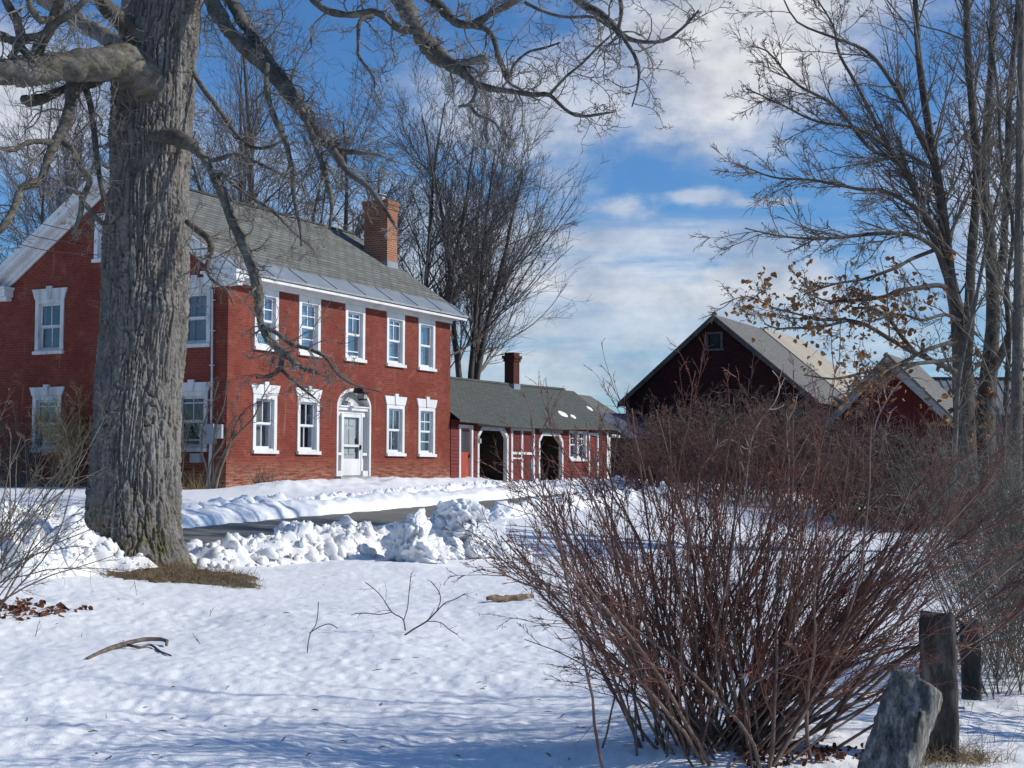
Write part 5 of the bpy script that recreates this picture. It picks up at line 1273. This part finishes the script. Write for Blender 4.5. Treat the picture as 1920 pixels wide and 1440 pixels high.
lv_th = [dict(n=9, t0=.25, t1=1, ang=50, lenf=.36, K=7, wig=.17, trop=.0, rf=.6, rmin=.0105), dict(n=6, t0=.15, t1=1, ang=50, lenf=.48, K=5, wig=.2, trop=.0, rf=.7, rmin=.0085)]
thicket('brush_thicket', 'tangled brown brush between the red bush and the dark barn', [(1195,1330,40,50,2.2,3.1),(1330,1560,38,50,3.1,3.0),(1560,1850,34,42,2.7,2.6)], 71, 'brush', lv_th, (170, 300, 380), 1.7, r=(.010, .02), wig=.11)
thicket('grey_thicket', 'dense grey stems of leafless brush at the right edge behind the posts', [(1795,1990,9.8,11.5,1.75,2.0),(1840,2000,9.8,13,1.7,2.0),(1770,1980,17,21,2.3,2.4)], 72, 'grey_brush', lv_br, (120, 120, 170), 1.6, wig=.07, trop=.03, r=(.002,.0055))
# a few pale arching canes
CN = [([(1385, 1000, 3), (1400, 900, 3), (1408, 830, 3), (1425, 790, 3), (1455, 750, 2.6), (1462, 715, 2.2), (1448, 695, 1.6)], 10.6), ([(1640, 850, 3), (1640, 800, 2.8), (1660, 755, 2.6), (1690, 715, 2.6), (1720, 708, 2.2), (1740, 716, 1.6)], 10.8), ([(1680, 900, 2.8), (1660, 820, 2.6), (1670, 775, 2.4), (1682, 762, 1.8)], 10.2), ([(1310, 885, 2.6), (1360, 825, 2.6), (1400, 842, 2.4), (1425, 835, 2)], 10), ([(1480, 870, 2.4), (1475, 800, 2.4), (1490, 765, 2), (1495, 740, 1.4)], 10.3)]
for k, (pts, d) in enumerate(CN):
    d += 27; L_ = limb(pts, d, d-.4, 20); mb = MB(); mb.tubes(L_[:, :3], L_[:, 3]*.5, 6)
    A = grow(L_[None, :, :3], L_[None, :, 3], 6, .3, 1, 45, .2, 6, .15, 0, np.random.default_rng(k), .5, .008); mb.tubes(*A, 3)
    # root it in the ground
    f = L_[0, :3]; g = np.array([f[0]-.1, f[1]+.05, gh(f[0]-.1, f[1]+.05)-.03]); mb.tubes(np.stack([g, (g+f)/2+[.03, 0, .02], f]), np.array([.02, .02, L_[0, 3]*.5]), 6)
    places = ['tallest of the canes, against the dark barn', 'arching over the small red shed', 'short hook in front of the red shed', 'wavy, lying low across the brush', 'upright beside the barn corner']
    tag(mb.build('pale_cane', M['pale_brush'], smooth=True), 'pale bare cane, '+places[k], 'cane', 'pale canes arching out of the brush')

# left edge bush, its base beyond the frame
def left_dirs(rng, n): return np.stack([rng.uniform(.05, 1.0, n), rng.normal(size=n)*.3, rng.uniform(.55, 1.2, n)], -1)
lb_ = gpix(-70, 1150)
shrub('tan_bush', 'bare tan-stemmed bush fanning in from the left edge in front of the gable', 'bush', (lb_[0]-.1, lb_[1]), 26, .6, 2.3, (0,0), 1, 81, 'tan_brush', 'tan_brush',
    [dict(n=7, t0=.2, t1=1, ang=30, lenf=.32, K=9, wig=.10, trop=.01, rf=.55, rmin=.0038), dict(n=4, t0=.2, t1=1, ang=38, lenf=.40, K=6, wig=.13, trop=.0, rf=.7, rmin=.0028), dict(n=2, t0=.2, t1=1, ang=42, lenf=.45, K=4, wig=.15, trop=.0, rf=.8, rmin=.0022)],
    r=(.006, .011), wig=.07, trop=.0, dirs=left_dirs, base_sp=(.25, .25))
# shrubs against the house
lvs = [dict(n=8, t0=.3, t1=1, ang=34, lenf=.34, K=8, wig=.10, trop=.02, rf=.55, rmin=.007), dict(n=6, t0=.15, t1=1, ang=42, lenf=.42, K=6, wig=.16, trop=.0, rf=.7, rmin=.0055), dict(n=4, t0=.2, t1=1, ang=50, lenf=.5, K=5, wig=.2, trop=.0, rf=.8, rmin=.0045)]
p_ = hw(-.75, 4.9); shrub('golden_bush', 'rounded bush of fine golden-brown twigs against the gable, left of the maple trunk', 'bush', p_, 30, .34, 2.5, (0,0), 1, 91, 'gold_brush', 'gold_brush', lvs, r=(.012, .022), trop=.02)
p_ = hw(-.75, 6.25); shrub('golden_bush', 'thin bush of fine twigs in front of the lower left gable window', 'bush', p_, 16, .34, 2.2, (0,0), 1, 92, 'tan_brush', 'tan_brush', lvs, r=(.010, .02), trop=.02)
p_ = hw(-.8, 1.3); shrub('golden_bush', 'fine-twigged bush in front of the lower right gable window', 'bush', p_, 16, .40, 2.5, (0,0), 1, 93, 'tan_brush', 'tan_brush', lvs, r=(.010, .02), trop=.02)
# lilac at the corner: a few bold bent stems
p_ = hw(-.55, .35)
lz = gh(p_[0], p_[1]); lil = thing('lilac_bush', 'leggy lilac with bent bare stems at the front corner of the brick house', 'bush', (p_[0], p_[1], lz-.05))
LI = -np.array([p_[0], p_[1], lz-.05]); mb = MB(); PL = []; RL = []
for pts in ([(398,925,4.5),(405,880,4.2),(420,850,4),(440,820,3.6),(465,795,3),(480,775,2.6),(492,745,2),(505,722,1.4)], [(396,925,4),(392,890,3.8),(398,860,3.4),(415,835,3),(428,805,2.4),(440,780,1.6)], [(402,925,4.5),(412,885,4),(425,850,3.6),(436,815,3),(444,790,2.4),(470,760,1.8),(500,755,1.2)],
            [(394,925,3.6),(388,880,3.2),(378,840,2.8),(384,790,2.4),(400,750,1.8),(410,715,1.2)], [(400,925,3.4),(400,860,3),(405,800,2.6),(420,760,2),(425,720,1.4)]):
    L_ = limb(pts, 36.0, 35.6, 20); PL.append(L_[:, :3]+LI); RL.append(L_[:, 3]*.6); mb.tubes(PL[-1], RL[-1], 7)
mb.build('stem', M['tan_brush'], lil, smooth=True)
mb = MB(); twigs(mb, np.array(PL), np.array(RL), [dict(n=12, t0=.4, t1=1, ang=40, lenf=.26, K=8, wig=.14, trop=.02, rf=.5, rmin=.008), dict(n=5, t0=.2, t1=1, ang=45, lenf=.45, K=6, wig=.18, trop=.0, rf=.7, rmin=.006), dict(n=3, t0=.2, t1=1, ang=45, lenf=.45, K=5, wig=.18, trop=.0, rf=.7, rmin=.005)], np.random.default_rng(5))
mb.build('twigs', M['tan_brush'], lil)
# dry stalks: at the gable foot, and one clump in the snow before the front
rng = np.random.default_rng(17); mb = MB()
for k in range(90):
    p_ = hw(-.25-rng.random()*.5, rng.uniform(-.1, 2.2)); tuft(mb, (p_[0], p_[1], gh(p_[0], p_[1])-.05), 3, .05, .62, rng, .007, (0,0,0), 5, -.03)
setting(mb.build('dry_stalks', M['gold_brush']), 'stuff', 'dry brown perennial stalks along the foot of the shaded gable')
g = gpix(500, 918); mb = MB()
for k in range(26): tuft(mb, (g[0]+rng.normal()*.28, g[1]+rng.normal()*.2, gh(g[0], g[1])-.03), 3, .05, .55, rng, .006, (0,0,0), 5, -.02)
tag(mb.build('stalk_clump', M['tan_brush']), 'clump of dry stalks poking through the snow mound before the house front', 'plant')

# ------------------------------------------------------------------ posts
def rock(verts_fn, n1, n2): pass
def stone_post(name, label, base, top, wx, wy, mat, seed, taper=.9, edge=None, shear=0.0, rough=.012, cap=.0, cat='post', rz=0):
    """a split stone/wood post from base to top (world points): rough-faced, with broken top"""
    base = np.array(base, float); top = np.array(top, float); ax = top-base; L = np.linalg.norm(ax); ax /= L
    x = np.array([math.cos(rz), math.sin(rz), 0]); x = x-(x@ax)*ax; x /= np.linalg.norm(x); y = np.cross(ax, x)
    n = 56; m = 90; th = np.linspace(0, 2*math.pi, n, endpoint=False)
    c, s = np.cos(th), np.sin(th); q = (np.abs(c)**7+np.abs(s)**7)**(-1/7)
    V = []
    zs = np.linspace(0, 1, m)
    for k, z in enumerate(zs):
        w = 1-(1-taper)*z
        if z > .97: w *= 1-.10*((z-.97)/.03)**2
        px = c*q*wx/2*w; py = s*q*wy/2*w
        nz = (fbm(th*0+px*14+z*5+seed, z*L*9+py*14, 4, seed)-.5)*2*rough+(fbm(px*40+z*2, py*40+z*L*14, 3, seed+2)-.5)*rough
        px = px+c*nz; py = py+s*nz
        zz = z*L + (z**6)*(shear*px/wx*2 + (fbm(px*20+seed, py*20, 3, seed)-.5)*cap)
        V.append(base+np.outer(zz, ax)+np.outer(px, x)+np.outer(py, y))
    V = np.concatenate(V); i = np.arange(m*n).reshape(m, n); nx = np.roll(i, -1, 1)
    mb = MB(); mb.add(V, np.stack([i[:-1], nx[:-1], nx[1:], i[1:]], -1).reshape(-1, 4))
    # broken top: inner rings
    ring = V[-n:]; cen = ring.mean(0); W = [ring]
    for f in (.66, .33): 
        r_ = cen+(ring-cen)*f; r_ = r_+np.outer((fbm(r_[:, 0]*30, r_[:, 1]*30, 3, seed)-.5)*.02+.004, ax); W.append(r_)
    W.append(cen[None]+.006*ax)
    Wv = np.concatenate(W); j = np.arange(3*n).reshape(3, n); jn = np.roll(j, -1, 1)
    mb.add(Wv, np.stack([j[:-1], jn[:-1], jn[1:], j[1:]], -1).reshape(-1, 4)); k_ = mb.n-len(Wv)
    mb.F.append(np.stack([j[2], jn[2], np.full(n, 3*n)], -1).astype(np.int64)+k_)
    o = mb.build(name, M[mat], smooth=True); return o
def pw(px, py, d): return at(px, py, d)
d_p = 7.35
b_ = pw(1764, 1440, d_p); t__ = pw(1757, 1151, d_p)
o = stone_post('fence_post', '', b_, t__, .178, .16, 'post_stone', 3, .97, rough=.010, cap=.03, rz=-.30); tag(o, 'upright dark square post with an iron hook, just behind the leaning stone', 'post', 'old posts in the snow')
# hook, fixed in the post
mb = MB(); e = pw(1789, 1162, d_p-.03); q1 = pw(1800, 1165, d_p-.03); q2 = pw(1809, 1176, d_p-.03); q3 = pw(1802, 1184, d_p-.03); q4 = pw(1790, 1190, d_p-.03)
L_ = resample([(*v, .0062) for v in (e, q1, q2, q3, q4)], 18); mb.tubes(L_[:, :3], L_[:, 3], 8, True); hk = mb.build('hook', M['iron'], o, smooth=True)
d_s = 6.55
b_ = pw(1655, 1475, d_s); t__ = pw(1722, 1280, d_s+.12)
o = stone_post('leaning_stone', '', b_-(t__-b_)*.25, t__, .225, .19, 'stone', 8, .98, rough=.022, shear=-.02, cap=.05, rz=-.45); tag(o, 'leaning rough grey stone post with a dark slot, nearest at the bottom right', 'post', 'old posts in the snow')
# slot in the lit face: a dark rod stands in for its shade
mb = MB(); s0 = pw(1727, 1335, d_s-.10); s1 = pw(1719, 1362, d_s-.10); s2 = pw(1716, 1392, d_s-.10)
L_ = resample([(*v, .010) for v in (s0, s1, s2)], 12); mb.tubes(L_[:, :3], L_[:, 3], 8, True); mb.build('dark_slot', M['iron'], o, smooth=True)
d_q = 9.4
b_ = pw(1822, 1310, d_q); t__ = pw(1818, 1166, d_q)
o = stone_post('fence_post', '', b_, t__, .125, .12, 'post_stone', 12, .98, rough=.008, cap=.03, shear=.02, rz=-.25); tag(o, 'smaller dark stone post farther back, beside the grey thicket', 'post', 'old posts in the snow')
# dead grass at the post feet
rng = np.random.default_rng(23); mb = MB()
for (px, py, n, h, sp) in ((1785,1425,26,.16,.10),(1745,1432,14,.14,.08),(1700,1436,10,.10,.06),(1825,1430,14,.10,.06)):
    g = gpix(px, py)
    for k in range(n): tuft(mb, (g[0]+rng.normal()*sp, g[1]+rng.normal()*sp*.7, g[2]-.01), 12, .025, h, rng, .0016, (0,0,0), 6, -.26)
setting(mb.build('dead_grass', M['deadgrass']), 'stuff', 'matted straw-coloured dead grass around the feet of the posts')
mb = MB()
for (px, py, n, h) in ((1810,1400,9,.38),(1800,1330,6,.34),(1850,1400,7,.36),(1765,1400,8,.3),(1870,1240,16,.25),(1840,1245,14,.22),(1900,1235,14,.25),(1900,1330,4,.25)):
    g = gpix(px, py); tuft(mb, (g[0], g[1], g[2]-.01), n, .09, h, rng, .0014, (.25,0,0), 8, -.09)
setting(mb.build('grass_stalks', M['grey_brush']), 'stuff', 'thin arching weed stalks in the snow beside the posts')
# litter under the bush
mb = MB()
for (px, py, n, sp) in ((1470,1432,60,.16),(1590,1418,60,.10),(1420,1438,40,.10),(1540,1400,20,.12)):
    g = gpix(px, py); P = np.stack([g[0]+rng.normal(size=n)*sp, g[1]+rng.normal(size=n)*sp*.5, np.zeros(n)], -1); P[:, 2] = ground_h(P[:, 0], P[:, 1])+.015; leaves(mb, P, n, .045, rng)
setting(mb.build('leaf_litter', M['litter']), 'stuff', 'red-brown fallen leaves in the melted hollow under the bush')
mb = MB()
for (px, py, n, sp) in ((15,1130,70,.10),(15,1145,40,.09),(55,1152,110,.14),(85,1142,50,.08),(40,1142,40,.09),(115,1143,10,.05),(150,1148,8,.04)):
    g = gpix(px, py); P = np.stack([g[0]+rng.normal(size=n)*sp*1.3, g[1]+rng.normal(size=n)*sp*2.2, np.zeros(n)], -1); P[:, 2] = ground_h(P[:, 0], P[:, 1])+.008; leaves(mb, P, n, .07, rng)
setting(mb.build('leaf_litter', M['litter']), 'stuff', 'patches of red-brown leaves melted out of the snow at the left edge')

# bits of bark and twig blown over the snow
rng = np.random.default_rng(99); mb = MB()
for k in range(70):
    py = rng.uniform(1085, 1430); px = rng.uniform(0, 1250); g = gpix(px, py); a = rng.uniform(0, 6.28); l = rng.uniform(.008, .05)
    p0 = np.array([g[0], g[1], g[2]+.006]); dv = np.array([math.cos(a), math.sin(a), .1*rng.normal()])*l
    mb.tubes(np.stack([p0-dv, p0+[0, 0, .004], p0+dv]), np.array([.0015, .0026, .001])*rng.uniform(.7, 1.8), 5, True)
setting(mb.build('bark_debris', M['far_bark']), 'stuff', 'scattered crumbs of bark and twig on the open snow')

# ------------------------------------------------------------------ things lying on the snow
def lying(name, label, lines, mat, cat, lift=.02, group=None, twiglv=None, seed=0, rs=1.0):
    """branch lying on the snow; lines of (px,py,height above snow,r)"""
    mb = MB(); PP = []; RR_ = []
    for ln in lines:
        pts = []
        for (px, py, h, r) in ln:
            gx = gpix(px, py+0); d = gx[1]
            zz = gh(gx[0], gx[1])
            pts.append((gx[0], gx[1], zz+h+r*.7, r*rs))
        L_ = resample(pts, 18); PP.append(L_[:, :3]); RR_.append(L_[:, 3]); mb.tubes(L_[:, :3], L_[:, 3]*(1+.2*(fbm(np.arange(18)*.9, np.zeros(18)+seed, 2, 3)-.5)), 8, True)
    if twiglv: twigs(mb, np.array(PP), np.array(RR_), twiglv, np.random.default_rng(seed))
    return tag(mb.build(name, M[mat], smooth=True), label, cat, group)
lying('fallen_branch', 'forked dead branch lying on the snow, lower left', [[(163,1237,.0,.012),(200,1224,.012,.018),(240,1214,.02,.020),(275,1209,.03,.019),(310,1210,.03,.017),(312,1214,.01,.013)], [(240,1216,.02,.012),(262,1219,.01,.010),(282,1214,.012,.010),(300,1223,.0,.009),(321,1231,0,.006)]], 'fallen', 'branch', seed=2)
def standing(name, label, lines, d, mat, cat, lv=None, seed=0):
    mb = MB(); PP = []; RR_ = []
    for ln in lines:
        L_ = resample([(*at(px, py, d+dd), r) for (px, py, dd, r) in ln], 16); PP.append(L_[:, :3]); RR_.append(L_[:, 3]); mb.tubes(L_[:, :3], L_[:, 3], 6)
    if lv: twigs(mb, np.array(PP), np.array(RR_), lv, np.random.default_rng(seed))
    return tag(mb.build(name, M[mat], smooth=True), label, cat)
db = gpix(762, 1192)[1]
standing('broken_branch', 'spray of thin twigs sticking up from the snow left of the red bush', [
    [(758,1192,0,.008),(775,1180,.05,.0075),(800,1165,.1,.007),(815,1150,.15,.006),(835,1130,.2,.005),(850,1125,.25,.004),(872,1113,.3,.003)],
    [(760,1182,.0,.006),(755,1160,.1,.0055),(735,1148,.2,.005),(715,1118,.3,.004),(700,1103,.4,.003),(685,1092,.45,.0022)],
    [(757,1162,.1,.005),(764,1140,.1,.0045),(767,1110,.15,.004),(771,1075,.2,.0025)],
    [(818,1148,.15,.0045),(826,1125,.15,.004),(822,1108,.2,.0035),(808,1090,.2,.002)],
    [(800,1165,.1,.004),(825,1167,.0,.0035),(842,1180,-.05,.003),(858,1190,-.1,.002)],
    [(735,1148,.2,.004),(712,1152,.2,.003),(690,1150,.2,.0025),(665,1150,.2,.0018)]], db, 'far_bark', 'branch',
    [dict(n=4, t0=.3, t1=1, ang=42, lenf=.32, K=6, wig=.12, trop=.0, rf=.6, rmin=.0022), dict(n=2, t0=.3, t1=1, ang=42, lenf=.4, K=4, wig=.12, trop=.0, rf=.7, rmin=.0018)], 4)
dc = gpix(577, 1224)[1]
standing('snow_twig', 'single thin twig with a bent side shoot standing in the open snow', [[(576,1226,0,.005),(578,1205,0,.0045),(583,1185,.05,.004),(592,1172,.05,.0035),(596,1150,.1,.003),(597,1128,.1,.002)], [(580,1187,.05,.0035),(600,1175,.05,.003),(618,1170,.05,.0025),(633,1178,.05,.002)]], dc, 'far_bark', 'twig')
rng = np.random.default_rng(77)
for (px, py, h, lab) in ((393,1157,18,'tiny upright twig right of the maple, in open snow'),(65,1193,28,'small forked weed stalk at left, below the leaf patches'),(378,1208,24,'hooked thin stalk right of the fallen branch'),(200,1347,5,'stub of a twig in the lower left snow'),(152,1196,6,'short dark twig piece left above the fallen branch'),(475,1078,14,'thin twig in the snow right of the bare patch')):
    g = gpix(px, py); mb = MB(); hh = h*g[1]/FPX
    P, R = walk(np.array([[g[0], g[1], g[2]-.02]]), np.array([[.25*rng.normal(), 0, 1.]]), np.array([hh+.03]), np.array([.0036]), 7, .12, -.02, rng, .4); mb.tubes(P, R, 5)
    if h > 15: A = grow(P, R, 3, .3, .9, 40, .4, 5, .15, 0, rng, .7, .0022); mb.tubes(*A, 3)
    tag(mb.build('snow_twig', M['far_bark']), lab, 'twig', 'twigs poking out of the snow')
g = gpix(957, 1128); rng = np.random.default_rng(6); mb = MB()
L_ = resample([(g[0]-.26, g[1]-.02, g[2]+.03, .02), (g[0]-.14, g[1], g[2]+.035, .036), (g[0], g[1]+.02, g[2]+.035, .03), (g[0]+.14, g[1]+.06, g[2]+.05, .034), (g[0]+.26, g[1]+.08, g[2]+.045, .018)], 30)
mb.tubes(L_[:, :3], L_[:, 3]*(1+.6*(fbm(np.arange(30)*.6, np.zeros(30), 3, 4)-.5)), 14, True); V = mb.V[0]; mb.V[0] = V+((np.stack([fbm(V[:, 0]*30, V[:, 2]*30, 3, 5), fbm(V[:, 1]*30, V[:, 2]*30, 3, 6), fbm(V[:, 0]*30, V[:, 1]*30, 3, 7)], -1)-.5)*.03)
lg = tag(mb.build('rotten_log', M['rotten'], smooth=True), 'short chunk of rotten tan wood on the snow beside the red bush', 'log')
# marker stake by the wing
p_ = hw(15.6, -1.1); mb = MB(); z0 = gh(p_[0], p_[1]); mb.box(p_[0]-.03, p_[0]+.03, p_[1]-.03, p_[1]+.03, z0-.1, z0+.75); mb.tubes(np.array([[p_[0], p_[1], z0+.6], [p_[0], p_[1], z0+.72], [p_[0], p_[1], z0+.95]]), np.array([.05, .05, .03]), 8, True)
tag(mb.build('marker_stake', M['greybox']), 'short dark stake in the snow before the first carriage opening', 'stake')

# ------------------------------------------------------------------ light, sky, camera
SUN_AZ_VEC = (1.0, -.07); SUN_EL = math.radians(32)
sl_ = bpy.data.lights.new('sun', 'SUN'); sl_.energy = 5.0; sl_.angle = math.radians(.5); sl_.color = (1, .95, .86)
so = bpy.data.objects.new('sun', sl_); COL.objects.link(so)
n_ = math.hypot(*SUN_AZ_VEC)
sdir = Vector((SUN_AZ_VEC[0]/n_*math.cos(SUN_EL), SUN_AZ_VEC[1]/n_*math.cos(SUN_EL), math.sin(SUN_EL)))
so.rotation_euler = (-sdir).to_track_quat('-Z', 'Y').to_euler(); so.location = (40, 10, 40)

W = bpy.data.worlds.new('World'); SC.world = W; W.use_nodes = True
nt = W.node_tree; bg = nt.nodes['Background']; bg.inputs['Strength'].default_value = .095
sky = N(nt, 'ShaderNodeTexSky', sky_type='NISHITA'); sky.sun_disc = False; sky.sun_elevation = SUN_EL
sky.sun_rotation = math.atan2(SUN_AZ_VEC[0], SUN_AZ_VEC[1]); sky.altitude = 200; sky.air_density = 1.0; sky.dust_density = .25; sky.ozone_density = 2.2
tc = N(nt, 'ShaderNodeTexCoord'); sx = N(nt, 'ShaderNodeSeparateXYZ'); nt.links.new(tc.outputs['Generated'], sx.inputs[0])
az = math_(nt, 'ARCTAN2', sx.outputs[0], sx.outputs[1]); el = math_(nt, 'ARCSINE', sx.outputs[2])
cv = N(nt, 'ShaderNodeCombineXYZ'); nt.links.new(az, cv.inputs[0]); nt.links.new(math_(nt, 'MULTIPLY', el, 1.6), cv.inputs[1])
nA = noise(nt, cv.outputs[0], 9, 8, .62); nB = noise(nt, cv.outputs[0], 26, 6, .6)
st = N(nt, 'ShaderNodeCombineXYZ'); nt.links.new(math_(nt, 'MULTIPLY', az, .45), st.inputs[0]); nt.links.new(math_(nt, 'MULTIPLY', el, 3.2), st.inputs[1])
nS = noise(nt, st.outputs[0], 15, 7, .6)
def blob(px, py, rx, ry, k, nz, soft=.0, thr=.5):
    a0, e0 = (px-960)/FPX, (882-py)/FPX
    dx = math_(nt, 'DIVIDE', math_(nt, 'SUBTRACT', az, a0), rx/FPX); dy = math_(nt, 'DIVIDE', math_(nt, 'SUBTRACT', el, e0), ry/FPX)
    r2 = math_(nt, 'ADD', math_(nt, 'MULTIPLY', dx, dx), math_(nt, 'MULTIPLY', dy, dy))
    g = math_(nt, 'POWER', 2.718, math_(nt, 'MULTIPLY', r2, -1.0))
    v = math_(nt, 'ADD', g, math_(nt, 'MULTIPLY', math_(nt, 'SUBTRACT', nz, .5), 2.2))
    mr = N(nt, 'ShaderNodeMapRange', interpolation_type='SMOOTHSTEP'); mr.inputs['From Min'].default_value = thr-.28-soft; mr.inputs['From Max'].default_value = thr+.32+soft
    nt.links.new(v, mr.inputs['Value'])
    return math_(nt, 'MULTIPLY', math_(nt, 'MULTIPLY', mr.outputs[0], k), math_(nt, 'MINIMUM', math_(nt, 'MULTIPLY', g, 5.0), 1.0))
CL = [(1400, 70, 250, 150, .97, nA, .14, .36), (1320, 170, 200, 90, .6, nA, .2, .48), (1090, 190, 230, 110, .62, nA, .2, .48), (900, 235, 170, 90, .5, nA, .2, .5),
      (30, 230, 230, 120, .85, nA, .22, .42), (1330, 455, 360, 34, .6, nS, .2, .45), (1230, 600, 480, 100, .62, nS, .2, .45), (1100, 530, 260, 50, .5, nS, .2, .5),
      (1150, 392, 60, 20, .6, nB, .14, .40), (1310, 372, 70, 14, .55, nB, .14, .42), (1440, 387, 60, 8, .5, nB, .12, .42), (1900, 420, 230, 260, .6, nA, .2, .45),
      (850, 480, 240, 130, .6, nA, .2, .45), (1430, 535, 130, 45, .75, nB, .2, .36), (1000, 710, 800, 60, .5, nS, .2, .45), (420, 330, 180, 70, .3, nA, .2, .5)]
dens = None
for c in CL:
    b_ = blob(*c)
    dens = b_ if dens is None else math_(nt, 'SUBTRACT', 1.0, math_(nt, 'MULTIPLY', math_(nt, 'SUBTRACT', 1.0, dens), math_(nt, 'SUBTRACT', 1.0, b_)))
# the sky away from the view carries a few broken clouds too
gen = ramp(nt, nA, [(.52, 0.0), (.72, .25)])
side = math_(nt, 'MULTIPLY', math_(nt, 'GREATER_THAN', math_(nt, 'ABSOLUTE', az), .55), gen)
dens = math_(nt, 'MAXIMUM', dens, side)
skyc = mixc(nt, 1.0, sky.outputs[0], (.66, 1.13, 1.62), 'MULTIPLY')
shade = ramp(nt, noise(nt, cv.outputs[0], 14, 6, .6), [(.32, (5.2, 5.8, 7.0)), (.62, (11.2, 11.3, 11.5))])
cc = mixc(nt, dens, skyc, shade)
nt.links.new(cc, bg.inputs['Color'])

cam = bpy.data.cameras.new('camera'); co = bpy.data.objects.new('camera', cam); COL.objects.link(co)
cam.sensor_fit = 'HORIZONTAL'; cam.sensor_width = 36; cam.lens = 36*FPX/1920; cam.clip_start = .05; cam.clip_end = 4000
co.location = (0, 0, EYE)
cp, sp = math.cos(PITCH), math.sin(PITCH)
fw = Vector((0, cp, sp)); up = Vector((0, -sp, cp)); rt = Vector((1, 0, 0))
c, s = math.cos(ROLL), math.sin(ROLL)
R3 = rt*c + up*s; U3 = -rt*s + up*c
co.matrix_world = Matrix(((R3.x, U3.x, -fw.x, 0), (R3.y, U3.y, -fw.y, 0), (R3.z, U3.z, -fw.z, EYE), (0, 0, 0, 1)))
SC.camera = co
SC.view_settings.view_transform = 'Standard'; SC.view_settings.look = 'None'; SC.view_settings.exposure = -.32; SC.view_settings.gamma = 1
SC.cycles.diffuse_bounces = 2; SC.cycles.max_bounces = 6; SC.cycles.transparent_max_bounces = 12
